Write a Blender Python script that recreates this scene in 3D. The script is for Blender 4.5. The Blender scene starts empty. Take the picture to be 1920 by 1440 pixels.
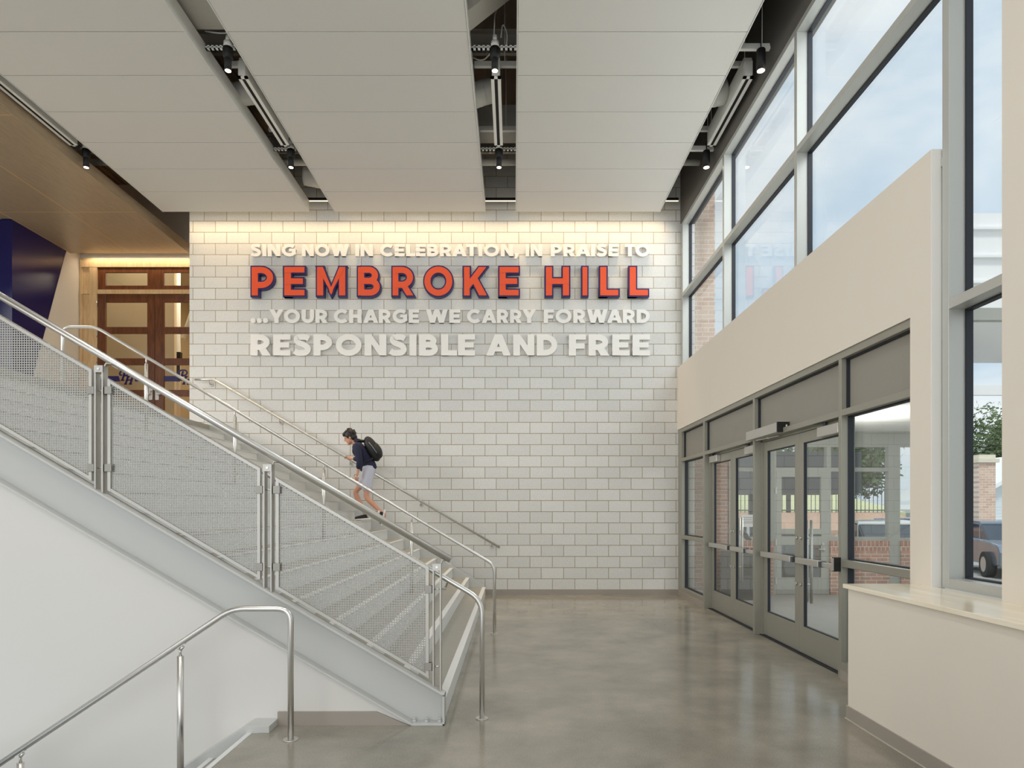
import bpy, bmesh, math, random
from mathutils import Vector, Matrix

random.seed(7)
scene = bpy.context.scene
COL = scene.collection
R = math.radians

# ------------------------------------------------------------------ camera
F = 1200.0
EYE = 1.556
cam_d = bpy.data.cameras.new('camera')
cam_d.sensor_fit = 'HORIZONTAL'
cam_d.sensor_width = 36.0
cam_d.lens = F / 1920.0 * 36.0
cam_d.shift_x = (960 - 963) / 1920.0
cam_d.shift_y = (955 - 720) / 1920.0
cam_d.clip_end = 500
cam = bpy.data.objects.new('camera', cam_d)
cam.location = (0, 0, EYE)
cam.rotation_euler = (R(90), 0, 0)
COL.objects.link(cam)
scene.camera = cam

# ------------------------------------------------------------------ sky
world = bpy.data.worlds.new('sky')
scene.world = world
world.use_nodes = True
wn = world.node_tree.nodes
wl = world.node_tree.links
wn.clear()
w_out = wn.new('ShaderNodeOutputWorld')
w_bg = wn.new('ShaderNodeBackground')
w_tc = wn.new('ShaderNodeTexCoord')
w_map = wn.new('ShaderNodeMapping')
w_map.inputs['Scale'].default_value = (1.6, 1.6, 4.5)
w_map.inputs['Rotation'].default_value = (0.25, 0.5, 0.3)
w_noise = wn.new('ShaderNodeTexNoise')
w_noise.inputs['Scale'].default_value = 1.5
w_noise.inputs['Detail'].default_value = 6
w_noise.inputs['Roughness'].default_value = 0.52
w_noise.inputs['Distortion'].default_value = 0.5
w_ramp = wn.new('ShaderNodeValToRGB')
w_ramp.color_ramp.elements[0].position = 0.36
w_ramp.color_ramp.elements[0].color = (0.56, 0.70, 0.83, 1)
w_ramp.color_ramp.elements[1].position = 0.62
w_ramp.color_ramp.elements[1].color = (0.94, 0.97, 0.985, 1)
wl.new(w_tc.outputs['Generated'], w_map.inputs['Vector'])
wl.new(w_map.outputs['Vector'], w_noise.inputs['Vector'])
wl.new(w_noise.outputs['Fac'], w_ramp.inputs['Fac'])
wl.new(w_ramp.outputs['Color'], w_bg.inputs['Color'])
w_bg.inputs['Strength'].default_value = 1.0
wl.new(w_bg.outputs['Background'], w_out.inputs['Surface'])

# ------------------------------------------------------------------ big lights (added soft fills around the hall, and the sun)
def area_light(name, loc, rot, sx, sy, power, color=(1, 1, 1), spread=None, parent=None):
    d = bpy.data.lights.new(name, 'AREA')
    d.shape = 'RECTANGLE'
    d.size, d.size_y = sx, sy
    d.energy = power
    d.color = color
    if spread:
        d.spread = spread
    o = bpy.data.objects.new(name, d)
    COL.objects.link(o)
    o.location = loc
    o.rotation_euler = rot
    if parent:
        o.parent = parent
    return o

area_light('rear_fill', (-3.0, -9.0, 4.0), (R(90), 0, 0), 13, 8, 470, (1.0, 0.975, 0.95))  # added fill behind the camera, imitates daylight from an assumed rear opening
area_light('left_fill', (-10.5, -1.2, 3.4), (R(90), 0, R(-58)), 5.0, 5.0, 120, (1.0, 0.98, 0.955))  # added fill from the left, brightens the right-hand drywall; no window there
area_light('landing_side_fill', (-10.6, 7.4, 4.9), (R(60), 0, R(-80)), 4.5, 2.6, 160, (1.0, 0.985, 0.96), spread=R(95))  # unseen fill added over the landing for the block wall and drywall
sun_d = bpy.data.lights.new('sun', 'SUN'); sun_d.energy = 1.6; sun_d.angle = R(12); sun_d.color = (1.0, 0.97, 0.92)
sun = bpy.data.objects.new('sun', sun_d); COL.objects.link(sun); sun.rotation_euler = Vector((0.22, 0.5, -0.86)).to_track_quat('-Z', 'Y').to_euler()
area_light('right_sky_fill', (4.1, 7.8, 6.3), (0, R(62), 0), 2.0, 7.0, 150, (0.93, 0.97, 1.0))  # added lamp outside the windows, strengthens the sky light coming in

for k_, (x_, y_, p_) in enumerate(((-3.41, 3.4, 48), (-0.23, 3.4, 42), (-3.41, 0.2, 50), (-0.23, 0.2, 40))):
    area_light('overhead_fill', (x_, y_, 6.95), (0, 0, 0), 0.35, 2.4, p_, (1.0, 0.98, 0.95))  # unseen overhead fills added to lift floor, treads and flanges; no real fixtures
vs = scene.view_settings
vs.view_transform = 'Standard'
vs.look = 'None'
vs.gamma = 1.0
vs.use_curve_mapping = False
vs.exposure = 0.12
scene.cycles.max_bounces = 10
scene.cycles.transparent_max_bounces = 24
scene.cycles.use_denoising = True
scene.cycles.sample_clamp_indirect = 6.0

# ------------------------------------------------------------------ materials
def srgb(r, g, b):
    def c(x):
        x /= 255.0
        return x / 12.92 if x <= 0.04045 else ((x + 0.055) / 1.055) ** 2.4
    return (c(r), c(g), c(b), 1)

def pmat(name, col, rough=0.5, metal=0.0, spec=0.5, noise=0.0, nscale=8.0, bump=0.0, bscale=60.0, stretch=(1, 1, 1), coat=0.0):
    m = bpy.data.materials.new(name)
    m.use_nodes = True
    nt = m.node_tree
    b = nt.nodes['Principled BSDF']
    b.inputs['Base Color'].default_value = col
    b.inputs['Roughness'].default_value = rough
    b.inputs['Metallic'].default_value = metal
    b.inputs['Specular IOR Level'].default_value = spec
    b.inputs['Coat Weight'].default_value = coat
    if noise or bump:
        tc = nt.nodes.new('ShaderNodeTexCoord')
        mp = nt.nodes.new('ShaderNodeMapping')
        mp.inputs['Scale'].default_value = stretch
        nt.links.new(tc.outputs['Object'], mp.inputs['Vector'])
    if noise:
        n = nt.nodes.new('ShaderNodeTexNoise')
        n.inputs['Scale'].default_value = nscale
        n.inputs['Detail'].default_value = 5
        nt.links.new(mp.outputs['Vector'], n.inputs['Vector'])
        mx = nt.nodes.new('ShaderNodeMix')
        mx.data_type = 'RGBA'
        mx.inputs['A'].default_value = tuple(min(1, c * (1 - noise)) for c in col[:3]) + (1,)
        mx.inputs['B'].default_value = tuple(min(1, c * (1 + noise)) for c in col[:3]) + (1,)
        nt.links.new(n.outputs['Fac'], mx.inputs['Factor'])
        nt.links.new(mx.outputs['Result'], b.inputs['Base Color'])
    if bump:
        n2 = nt.nodes.new('ShaderNodeTexNoise')
        n2.inputs['Scale'].default_value = bscale
        n2.inputs['Detail'].default_value = 3
        nt.links.new(mp.outputs['Vector'], n2.inputs['Vector'])
        bp = nt.nodes.new('ShaderNodeBump')
        bp.inputs['Strength'].default_value = bump
        bp.inputs['Distance'].default_value = 0.005
        nt.links.new(n2.outputs['Fac'], bp.inputs['Height'])
        nt.links.new(bp.outputs['Normal'], b.inputs['Normal'])
    return m

def emit_mat(name, col, strength):
    m = bpy.data.materials.new(name)
    m.use_nodes = True
    nt = m.node_tree
    nt.nodes.clear()
    e = nt.nodes.new('ShaderNodeEmission')
    e.inputs['Color'].default_value = col
    e.inputs['Strength'].default_value = strength
    o = nt.nodes.new('ShaderNodeOutputMaterial')
    nt.links.new(e.outputs['Emission'], o.inputs['Surface'])
    return m

def glass_mat(name, tint=(0.93, 0.95, 0.94, 1), f0=0.05, rough=0.0):
    m = bpy.data.materials.new(name)
    m.use_nodes = True
    nt = m.node_tree
    nt.nodes.clear()
    out = nt.nodes.new('ShaderNodeOutputMaterial')
    tr = nt.nodes.new('ShaderNodeBsdfTransparent')
    tr.inputs['Color'].default_value = tint
    gl = nt.nodes.new('ShaderNodeBsdfGlossy')
    gl.inputs['Roughness'].default_value = rough
    lw = nt.nodes.new('ShaderNodeLayerWeight')
    lw.inputs['Blend'].default_value = 0.5
    pw = nt.nodes.new('ShaderNodeMath'); pw.operation = 'POWER'; pw.inputs[1].default_value = 5.0
    ma = nt.nodes.new('ShaderNodeMath'); ma.operation = 'MULTIPLY_ADD'
    ma.inputs[1].default_value = 1 - f0; ma.inputs[2].default_value = f0
    mx = nt.nodes.new('ShaderNodeMixShader')
    nt.links.new(lw.outputs['Facing'], pw.inputs[0])
    nt.links.new(pw.outputs[0], ma.inputs[0])
    nt.links.new(ma.outputs[0], mx.inputs['Fac'])
    nt.links.new(tr.outputs[0], mx.inputs[1])
    nt.links.new(gl.outputs[0], mx.inputs[2])
    nt.links.new(mx.outputs[0], out.inputs['Surface'])
    return m

def brick_mat(name, c1, c2, mortar, bw, rh, ms, plane='xz', ox=0.0, oz=0.0, speck=0.0, rough=0.85, bump=0.5, mvar=0.5):
    m = bpy.data.materials.new(name)
    m.use_nodes = True
    nt = m.node_tree
    b = nt.nodes['Principled BSDF']
    b.inputs['Roughness'].default_value = rough
    b.inputs['Specular IOR Level'].default_value = 0.25
    g = nt.nodes.new('ShaderNodeNewGeometry')
    sp = nt.nodes.new('ShaderNodeSeparateXYZ')
    nt.links.new(g.outputs['Position'], sp.inputs[0])
    cb = nt.nodes.new('ShaderNodeCombineXYZ')
    def shift(sock, off):
        a = nt.nodes.new('ShaderNodeMath'); a.operation = 'ADD'; a.inputs[1].default_value = off
        nt.links.new(sock, a.inputs[0])
        return a.outputs[0]
    nt.links.new(shift(sp.outputs['X' if plane == 'xz' else 'Y'], ox), cb.inputs['X'])
    nt.links.new(shift(sp.outputs['Z'], oz), cb.inputs['Y'])
    bt = nt.nodes.new('ShaderNodeTexBrick')
    bt.inputs['Scale'].default_value = 1.0
    bt.inputs['Brick Width'].default_value = bw
    bt.inputs['Row Height'].default_value = rh
    bt.inputs['Mortar Size'].default_value = ms
    bt.inputs['Mortar Smooth'].default_value = 0.15
    bt.inputs['Bias'].default_value = 0.0
    bt.inputs['Color1'].default_value = c1
    bt.inputs['Color2'].default_value = c2
    bt.inputs['Mortar'].default_value = mortar
    nt.links.new(cb.outputs[0], bt.inputs['Vector'])
    col = bt.outputs['Color']
    if speck:
        n = nt.nodes.new('ShaderNodeTexNoise')
        n.inputs['Scale'].default_value = 55
        n.inputs['Detail'].default_value = 8
        n.inputs['Roughness'].default_value = 0.75
        nt.links.new(g.outputs['Position'], n.inputs['Vector'])
        rp = nt.nodes.new('ShaderNodeMapRange')
        rp.inputs['From Min'].default_value = 0.3
        rp.inputs['From Max'].default_value = 0.7
        rp.inputs['To Min'].default_value = 1 - speck
        rp.inputs['To Max'].default_value = 1 + speck * 0.6
        nt.links.new(n.outputs['Fac'], rp.inputs['Value'])
        mu = nt.nodes.new('ShaderNodeVectorMath'); mu.operation = 'SCALE'
        nt.links.new(col, mu.inputs[0]); nt.links.new(rp.outputs[0], mu.inputs['Scale'])
        col = mu.outputs[0]
    nt.links.new(col, b.inputs['Base Color'])
    bp = nt.nodes.new('ShaderNodeBump')
    bp.inputs['Strength'].default_value = bump
    bp.inputs['Distance'].default_value = 0.006
    bp.invert = True
    nt.links.new(bt.outputs['Fac'], bp.inputs['Height'])
    nt.links.new(bp.outputs['Normal'], b.inputs['Normal'])
    return m

def wood_mat(name, c1, c2, rough, scale, axis_stretch):
    m = bpy.data.materials.new(name)
    m.use_nodes = True
    nt = m.node_tree
    b = nt.nodes['Principled BSDF']
    b.inputs['Roughness'].default_value = rough
    g = nt.nodes.new('ShaderNodeNewGeometry')
    mp = nt.nodes.new('ShaderNodeMapping')
    mp.inputs['Scale'].default_value = axis_stretch
    n = nt.nodes.new('ShaderNodeTexNoise')
    n.inputs['Scale'].default_value = scale
    n.inputs['Detail'].default_value = 6
    n.inputs['Distortion'].default_value = 0.8
    rp = nt.nodes.new('ShaderNodeValToRGB')
    rp.color_ramp.elements[0].position = 0.35
    rp.color_ramp.elements[0].color = c1
    rp.color_ramp.elements[1].position = 0.68
    rp.color_ramp.elements[1].color = c2
    nt.links.new(g.outputs['Position'], mp.inputs['Vector'])
    nt.links.new(mp.outputs[0], n.inputs['Vector'])
    nt.links.new(n.outputs['Fac'], rp.inputs['Fac'])
    nt.links.new(rp.outputs['Color'], b.inputs['Base Color'])
    return m

def floor_mat():
    m = bpy.data.materials.new('polished_concrete')
    m.use_nodes = True
    nt = m.node_tree
    b = nt.nodes['Principled BSDF']
    g = nt.nodes.new('ShaderNodeNewGeometry')
    n1 = nt.nodes.new('ShaderNodeTexNoise'); n1.inputs['Scale'].default_value = 1.7; n1.inputs['Detail'].default_value = 7; n1.inputs['Roughness'].default_value = 0.6
    n2 = nt.nodes.new('ShaderNodeTexNoise'); n2.inputs['Scale'].default_value = 90; n2.inputs['Detail'].default_value = 4
    for n in (n1, n2):
        nt.links.new(g.outputs['Position'], n.inputs['Vector'])
    r1 = nt.nodes.new('ShaderNodeValToRGB')
    r1.color_ramp.elements[0].position = 0.3
    r1.color_ramp.elements[0].color = srgb(128, 124, 113)
    r1.color_ramp.elements[1].position = 0.72
    r1.color_ramp.elements[1].color = srgb(162, 156, 143)
    nt.links.new(n1.outputs['Fac'], r1.inputs['Fac'])
    mr = nt.nodes.new('ShaderNodeMapRange')
    mr.inputs['From Min'].default_value = 0.3; mr.inputs['From Max'].default_value = 0.7
    mr.inputs['To Min'].default_value = 0.86; mr.inputs['To Max'].default_value = 1.1
    nt.links.new(n2.outputs['Fac'], mr.inputs['Value'])
    mu = nt.nodes.new('ShaderNodeVectorMath'); mu.operation = 'SCALE'
    nt.links.new(r1.outputs['Color'], mu.inputs[0]); nt.links.new(mr.outputs[0], mu.inputs['Scale'])
    nt.links.new(mu.outputs[0], b.inputs['Base Color'])
    mr2 = nt.nodes.new('ShaderNodeMapRange')
    mr2.inputs['From Min'].default_value = 0.3; mr2.inputs['From Max'].default_value = 0.7
    mr2.inputs['To Min'].default_value = 0.11; mr2.inputs['To Max'].default_value = 0.17
    nt.links.new(n1.outputs['Fac'], mr2.inputs['Value'])
    nt.links.new(mr2.outputs[0], b.inputs['Roughness'])
    b.inputs['Specular IOR Level'].default_value = 0.5
    bp = nt.nodes.new('ShaderNodeBump'); bp.inputs['Strength'].default_value = 0.004; bp.inputs['Distance'].default_value = 0.02
    nt.links.new(n1.outputs['Fac'], bp.inputs['Height'])
    nt.links.new(bp.outputs['Normal'], b.inputs['Normal'])
    return m

PITCH_Z, PITCH_X = 0.2038, 0.4096
M = {}
M['block'] = brick_mat('ground_face_block', srgb(226, 225, 221), srgb(217, 216, 212), srgb(160, 146, 116), PITCH_X, PITCH_Z, 0.0052,
                       'xz', 0.521 + PITCH_X * 50, -2.328 + PITCH_Z * 40, speck=0.16)
M['brick'] = brick_mat('red_brick', srgb(196, 148, 128), srgb(174, 138, 124), srgb(205, 200, 190), 0.205, 0.068, 0.006, 'xz', 20.03, 20.0, speck=0.15)
M['brick_side'] = brick_mat('red_brick_side', srgb(196, 148, 128), srgb(174, 138, 124), srgb(205, 200, 190), 0.205, 0.068, 0.006, 'yz', 20.03, 20.0, speck=0.15)
M['soldier'] = brick_mat('soldier_brick', srgb(188, 134, 114), srgb(166, 126, 112), srgb(205, 200, 190), 0.075, 0.205, 0.006, 'xz', 20.0, 20.5 - 0.055, speck=0.15)
M['tan_brick'] = brick_mat('tan_brick', srgb(226, 200, 180), srgb(208, 176, 158), srgb(232, 226, 216), 0.23, 0.085, 0.007, 'xz', 20.03, 20.0, speck=0.1)
M['floor'] = floor_mat()
M['drywall'] = pmat('greige_paint', srgb(224, 216, 203), 0.75, noise=0.015, nscale=2, bump=0.05, bscale=250)
M['white_wall'] = pmat('white_paint', srgb(216, 214, 209), 0.7, noise=0.012, nscale=1.5, bump=0.04, bscale=250)
M['cap_white'] = pmat('white_corner_bead', srgb(232, 231, 227), 0.45, noise=0.01)
M['panel'] = pmat('acoustic_panel', srgb(222, 220, 214), 0.85, noise=0.012, nscale=30, bump=0.08, bscale=300)
M['panel_trim'] = pmat('white_metal_trim', srgb(220, 220, 214), 0.4, noise=0.01)
M['bulkhead'] = pmat('dark_grey_paint', srgb(98, 95, 90), 0.6, noise=0.03, nscale=2)
M['deck'] = pmat('dark_roof_deck', srgb(140, 122, 102), 0.7, noise=0.08, nscale=3)
M['beam_steel'] = pmat('painted_beam', srgb(190, 186, 176), 0.6, noise=0.04)
M['duct'] = pmat('foil_duct', srgb(200, 198, 192), 0.45, noise=0.06, nscale=9, bump=0.8, bscale=14)
M['strut'] = pmat('white_strut', srgb(240, 239, 233), 0.45, noise=0.02)
M['black'] = pmat('black_metal', srgb(14, 14, 15), 0.6, noise=0.1)
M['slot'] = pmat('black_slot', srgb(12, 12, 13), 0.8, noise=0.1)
M['cable'] = pmat('grey_cable', srgb(190, 188, 180), 0.5, noise=0.02)
M['stringer'] = pmat('light_grey_steel_paint', srgb(194, 195, 192), 0.45, noise=0.015, nscale=3)
M['riser'] = pmat('riser_paint', srgb(222, 223, 221), 0.4, noise=0.015, nscale=3)
M['tread'] = pmat('tread_concrete', srgb(154, 151, 142), 0.45, noise=0.07, nscale=14, bump=0.05, bscale=120)
M['stainless'] = pmat('brushed_stainless', srgb(214, 212, 207), 0.33, 0.95, noise=0.04, nscale=12, stretch=(1, 1, 1))
M['satin_steel'] = pmat('satin_steel', srgb(184, 182, 176), 0.45, 0.8, noise=0.04, nscale=15)
M['clamp'] = pmat('clamp_steel', srgb(150, 147, 140), 0.45, 0.8, noise=0.05)
M['mesh'] = pmat('perforated_steel', srgb(168, 167, 162), 0.5, 0.6, noise=0.03)
M['base_tile'] = pmat('taupe_base_tile', srgb(158, 150, 140), 0.4, noise=0.03, nscale=6)
M['base_line'] = pmat('pale_sealant', srgb(196, 188, 172), 0.6, noise=0.02)
M['frame'] = pmat('greygreen_aluminium', srgb(152, 150, 138), 0.4, 0.25, noise=0.02)
M['cw_frame'] = pmat('silver_aluminium', srgb(190, 191, 186), 0.38, 0.3, noise=0.015)
M['spandrel'] = pmat('grey_spandrel', srgb(146, 142, 132), 0.6, noise=0.02)
M['gasket'] = pmat('black_gasket', srgb(36, 40, 48), 0.6, noise=0.05)
M['glass'] = glass_mat('clear_glass', (0.965, 0.975, 0.972, 1), 0.012)
M['door_glass'] = glass_mat('entrance_glass', (0.94, 0.955, 0.945, 1), 0.09)
M['dark_glass'] = glass_mat('tinted_glass', (0.45, 0.48, 0.49, 1), 0.08)
M['aluminium'] = pmat('brushed_aluminium', srgb(200, 198, 192), 0.35, 0.8, noise=0.03)
M['ledge'] = wood_mat('pale_maple_ledge', srgb(238, 226, 202), srgb(248, 240, 222), 0.16, 3.0, (3, 0.6, 3))
M['soffit'] = wood_mat('soffit_wood', srgb(164, 146, 120), srgb(178, 158, 130), 0.32, 5.0, (7, 0.9, 7))
M['soffit_seam'] = pmat('soffit_seam', srgb(200, 170, 128), 0.4, noise=0.03)
M['maple'] = wood_mat('light_maple', srgb(206, 172, 126), srgb(222, 192, 148), 0.35, 4.0, (6, 6, 0.8))
M['walnut'] = wood_mat('stained_walnut', srgb(92, 52, 28), srgb(122, 72, 40), 0.3, 4.0, (6, 6, 0.7))
M['navy'] = pmat('navy_gloss', srgb(24, 24, 82), 0.22, noise=0.05, nscale=2)
M['letter_navy'] = pmat('letter_navy', srgb(38, 30, 96), 0.35, noise=0.03)
M['letter_red'] = pmat('letter_red', srgb(234, 88, 46), 0.4, noise=0.02)
M['letter_white'] = pmat('letter_white', srgb(244, 241, 235), 0.45, noise=0.01)
M['bulb'] = emit_mat('lamp_lens', (1.0, 0.84, 0.62, 1), 9.0)
M['led'] = emit_mat('led_lens', (1.0, 0.80, 0.55, 1), 1.6)
M['cream'] = pmat('cream_wall', srgb(214, 200, 170), 0.7, noise=0.02)
M['gym_red'] = pmat('red_pad', srgb(170, 40, 44), 0.6, noise=0.05)
M['skin'] = pmat('skin', srgb(205, 150, 122), 0.55, noise=0.04)
M['hair'] = pmat('dark_hair', srgb(34, 26, 22), 0.55, noise=0.2, nscale=60)
M['hoodie'] = pmat('navy_cotton', srgb(33, 35, 60), 0.85, noise=0.08, nscale=20)
M['shorts'] = pmat('pale_grey_cotton', srgb(192, 192, 204), 0.8, noise=0.04, nscale=20)
M['backpack'] = pmat('black_nylon', srgb(20, 21, 22), 0.6, noise=0.15, nscale=20)
M['shoe'] = pmat('black_shoe', srgb(24, 25, 28), 0.6, noise=0.1)
M['white_rubber'] = pmat('white_rubber', srgb(235, 233, 228), 0.5, noise=0.01)
M['mat'] = pmat('grey_carpet', srgb(150, 150, 148), 0.95, noise=0.25, nscale=120)
M['vest_white'] = pmat('vestibule_ceiling_paint', srgb(235, 235, 230), 0.7, noise=0.01)
M['dark_metal'] = pmat('dark_grey_metal', srgb(72, 75, 78), 0.5, noise=0.05)
M['vest_frame'] = pmat('vestibule_frame', srgb(166, 168, 160), 0.45, 0.1, noise=0.02)
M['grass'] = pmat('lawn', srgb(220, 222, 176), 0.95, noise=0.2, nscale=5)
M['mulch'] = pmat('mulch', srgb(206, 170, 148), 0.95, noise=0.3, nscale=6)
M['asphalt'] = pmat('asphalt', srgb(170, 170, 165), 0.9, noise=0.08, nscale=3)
M['siding'] = pmat('pale_siding', srgb(214, 222, 226), 0.7, noise=0.02)
M['roofing'] = pmat('grey_shingle', srgb(130, 134, 140), 0.9, noise=0.15, nscale=10)
M['leaf'] = pmat('leaf_green', srgb(84, 104, 62), 0.9, noise=0.35, nscale=2)
M['bark'] = pmat('bark', srgb(90, 74, 60), 0.9, noise=0.2)
M['car_grey'] = pmat('car_paint_grey', srgb(132, 144, 158), 0.25, 0.5, noise=0.02, coat=0.5)
M['car_white'] = pmat('car_paint_white', srgb(226, 228, 230), 0.25, noise=0.01, coat=0.5)
M['car_blue'] = pmat('car_paint_blue', srgb(70, 90, 130), 0.25, 0.3, noise=0.02, coat=0.5)
M['car_glass'] = pmat('car_glass', srgb(60, 72, 84), 0.1, noise=0.02)
M['tyre'] = pmat('tyre', srgb(36, 36, 38), 0.8, noise=0.1)
M['paper'] = pmat('paper', srgb(238, 238, 236), 0.7, noise=0.01)
M['print'] = pmat('grey_print', srgb(150, 150, 152), 0.8, noise=0.05)
M['screen'] = pmat('screen_grey', srgb(92, 100, 106), 0.25, noise=0.05)
M['stone'] = pmat('pale_stone', srgb(224, 218, 200), 0.8, noise=0.04)
M['canopy_white'] = pmat('white_fascia', srgb(242, 243, 244), 0.5, noise=0.02)

# ------------------------------------------------------------------ mesh builder
def world_loc(o):
    v = Vector((0, 0, 0))
    while o is not None:
        v += Vector(o.location)
        o = o.parent
    return v

class MB:
    def __init__(self):
        self.v, self.f, self.s = [], [], []
    def add(self, vs, fs, smooth=False):
        n = len(self.v)
        self.v += [tuple(p) for p in vs]
        self.f += [tuple(i + n for i in f) for f in fs]
        self.s += ([smooth] * len(fs)) if isinstance(smooth, bool) else list(smooth)
        return self
    def box(self, x0, x1, y0, y1, z0, z1):
        x0, x1 = sorted((x0, x1)); y0, y1 = sorted((y0, y1)); z0, z1 = sorted((z0, z1))
        vs = [(x, y, z) for x in (x0, x1) for y in (y0, y1) for z in (z0, z1)]
        return self.add(vs, [(0, 1, 3, 2), (4, 6, 7, 5), (0, 4, 5, 1), (2, 3, 7, 6), (0, 2, 6, 4), (1, 5, 7, 3)])
    def prism(self, pts, a0, a1, axis='y'):
        """2D polygon extruded along axis. axis y: pts are (x,z); x: (y,z); z: (x,y)."""
        def P(p, a):
            return {'y': (p[0], a, p[1]), 'x': (a, p[0], p[1]), 'z': (p[0], p[1], a)}[axis]
        n = len(pts)
        vs = [P(p, a0) for p in pts] + [P(p, a1) for p in pts]
        fs = [tuple(range(n)), tuple(range(2 * n - 1, n - 1, -1))]
        fs += [(i, (i + 1) % n, n + (i + 1) % n, n + i) for i in range(n)]
        return self.add(vs, fs)
    def tube(self, path, r, seg=14, closed_caps=True, bend=0.0, bend_n=6):
        pts = [Vector(p) for p in path]
        if bend > 0:
            out = [pts[0]]
            r_in = list(r) if isinstance(r, (list, tuple)) else None
            r_out = [r_in[0]] if r_in else None
            for i in range(1, len(pts) - 1):
                a, b, c = pts[i - 1], pts[i], pts[i + 1]
                d1 = (a - b); d2 = (c - b)
                L = min(bend, d1.length * 0.48, d2.length * 0.48)
                p1 = b + d1.normalized() * L; p2 = b + d2.normalized() * L
                for k in range(bend_n + 1):
                    t = k / bend_n
                    out.append(p1 * (1 - t) ** 2 + b * 2 * t * (1 - t) + p2 * t * t)
                    if r_in: r_out.append(r_in[i])
            out.append(pts[-1])
            if r_in: r = r_out + [r_in[-1]]
            pts = out
        n = len(pts)
        rs = r if isinstance(r, (list, tuple)) else [r] * n
        up = None
        rings = []
        for i, p in enumerate(pts):
            if i == 0: t = pts[1] - pts[0]
            elif i == n - 1: t = pts[-1] - pts[-2]
            else: t = (pts[i + 1] - p).normalized() + (p - pts[i - 1]).normalized()
            t.normalize()
            if up is None:
                up = Vector((0, 0, 1)) if abs(t.z) < 0.9 else Vector((1, 0, 0))
            u = (up - t * up.dot(t)).normalized()
            w = t.cross(u)
            up = u
            rings.append([p + (u * math.cos(2 * math.pi * k / seg) + w * math.sin(2 * math.pi * k / seg)) * rs[i] for k in range(seg)])
        vs = [q for ring in rings for q in ring]
        fs, sm = [], []
        for i in range(n - 1):
            for k in range(seg):
                fs.append((i * seg + k, i * seg + (k + 1) % seg, (i + 1) * seg + (k + 1) % seg, (i + 1) * seg + k)); sm.append(True)
        if closed_caps:
            fs.append(tuple(range(seg - 1, -1, -1))); sm.append(False)
            fs.append(tuple((n - 1) * seg + k for k in range(seg))); sm.append(False)
        return self.add(vs, fs, sm)
    def cyl(self, c, r, h, axis='z', seg=20):
        a = Vector(c)
        d = {'x': Vector((h, 0, 0)), 'y': Vector((0, h, 0)), 'z': Vector((0, 0, h))}[axis]
        return self.tube([a, a + d], r, seg)
    def lathe(self, c, prof, seg=20):
        """prof: list of (r,z) from bottom up around vertical axis at c."""
        vs, fs, sm = [], [], []
        for r, z in prof:
            for k in range(seg):
                a = 2 * math.pi * k / seg
                vs.append((c[0] + r * math.cos(a), c[1] + r * math.sin(a), c[2] + z))
        for i in range(len(prof) - 1):
            for k in range(seg):
                fs.append((i * seg + k, i * seg + (k + 1) % seg, (i + 1) * seg + (k + 1) % seg, (i + 1) * seg + k)); sm.append(abs(prof[i][1] - prof[i + 1][1]) > 1e-4)
        fs.append(tuple(range(seg - 1, -1, -1))); sm.append(False)
        fs.append(tuple((len(prof) - 1) * seg + k for k in range(seg))); sm.append(False)
        return self.add(vs, fs, sm)
    def bar(self, p0, p1, w, h):
        """square bar between two points; w across horizontally, h across the other way"""
        p0, p1 = Vector(p0), Vector(p1)
        t = (p1 - p0).normalized()
        up = Vector((0, 0, 1)) if abs(t.z) < 0.95 else Vector((1, 0, 0))
        s = t.cross(up).normalized(); u = s.cross(t)
        vs = [p + s * (w / 2 * a) + u * (h / 2 * b) for p in (p0, p1) for a, b in ((-1, -1), (1, -1), (1, 1), (-1, 1))]
        return self.add(vs, [(0, 3, 2, 1), (4, 5, 6, 7), (0, 1, 5, 4), (1, 2, 6, 5), (2, 3, 7, 6), (3, 0, 4, 7)])
    def build(self, name, mat, parent=None, bevel=0.0, recalc=True):
        off = world_loc(parent)
        me = bpy.data.meshes.new(name)
        me.from_pydata([tuple(Vector(p) - off) for p in self.v], [], self.f)
        for p, s in zip(me.polygons, self.s):
            p.use_smooth = s
        if recalc:
            bm = bmesh.new(); bm.from_mesh(me)
            bmesh.ops.recalc_face_normals(bm, faces=bm.faces)
            bm.to_mesh(me); bm.free()
        me.materials.append(mat)
        o = bpy.data.objects.new(name, me)
        COL.objects.link(o)
        if parent: o.parent = parent
        if bevel:
            b = o.modifiers.new('bevel', 'BEVEL'); b.width = bevel; b.segments = 2; b.limit_method = 'ANGLE'; b.angle_limit = R(40)
        return o

def box(name, mat, b, parent=None, bevel=0.0):
    return MB().box(*b).build(name, mat, parent, bevel)

def tag(o, label, cat, group=None, kind=None):
    o['label'] = label; o['category'] = cat
    if group: o['group'] = group
    if kind: o['kind'] = kind
    return o

def struct(o, label, cat):
    return tag(o, label, cat, kind='structure')

def empty(name, loc=(0, 0, 0)):
    o = bpy.data.objects.new(name, None)
    o.empty_display_size = 0.1
    o.location = loc
    COL.objects.link(o)
    return o

def thing(name, label, cat, loc=(0, 0, 0), group=None):
    return tag(empty(name, loc), label, cat, group)

def kids(o):
    return [c for c in bpy.data.objects if c.parent == o]

def copy_tree(o, parent=None):
    c = o.copy(); COL.objects.link(c)
    if parent: c.parent = parent
    for ch in kids(o): copy_tree(ch, c)
    return c

# ------------------------------------------------------------------ main dimensions
YB = 11.67                      # face of the block wall
XW = 2.986                      # face of the right drywall
RISE, RUN, X1 = 0.170, 0.290, -0.51
NR = 18
SL = RISE / RUN
LAND = RISE * NR                # 3.06
XL = X1 - RUN * (NR - 1)        # top nosing
YN, YF = 4.60, 11.42            # near lip of the stair channel, far stringer

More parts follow.
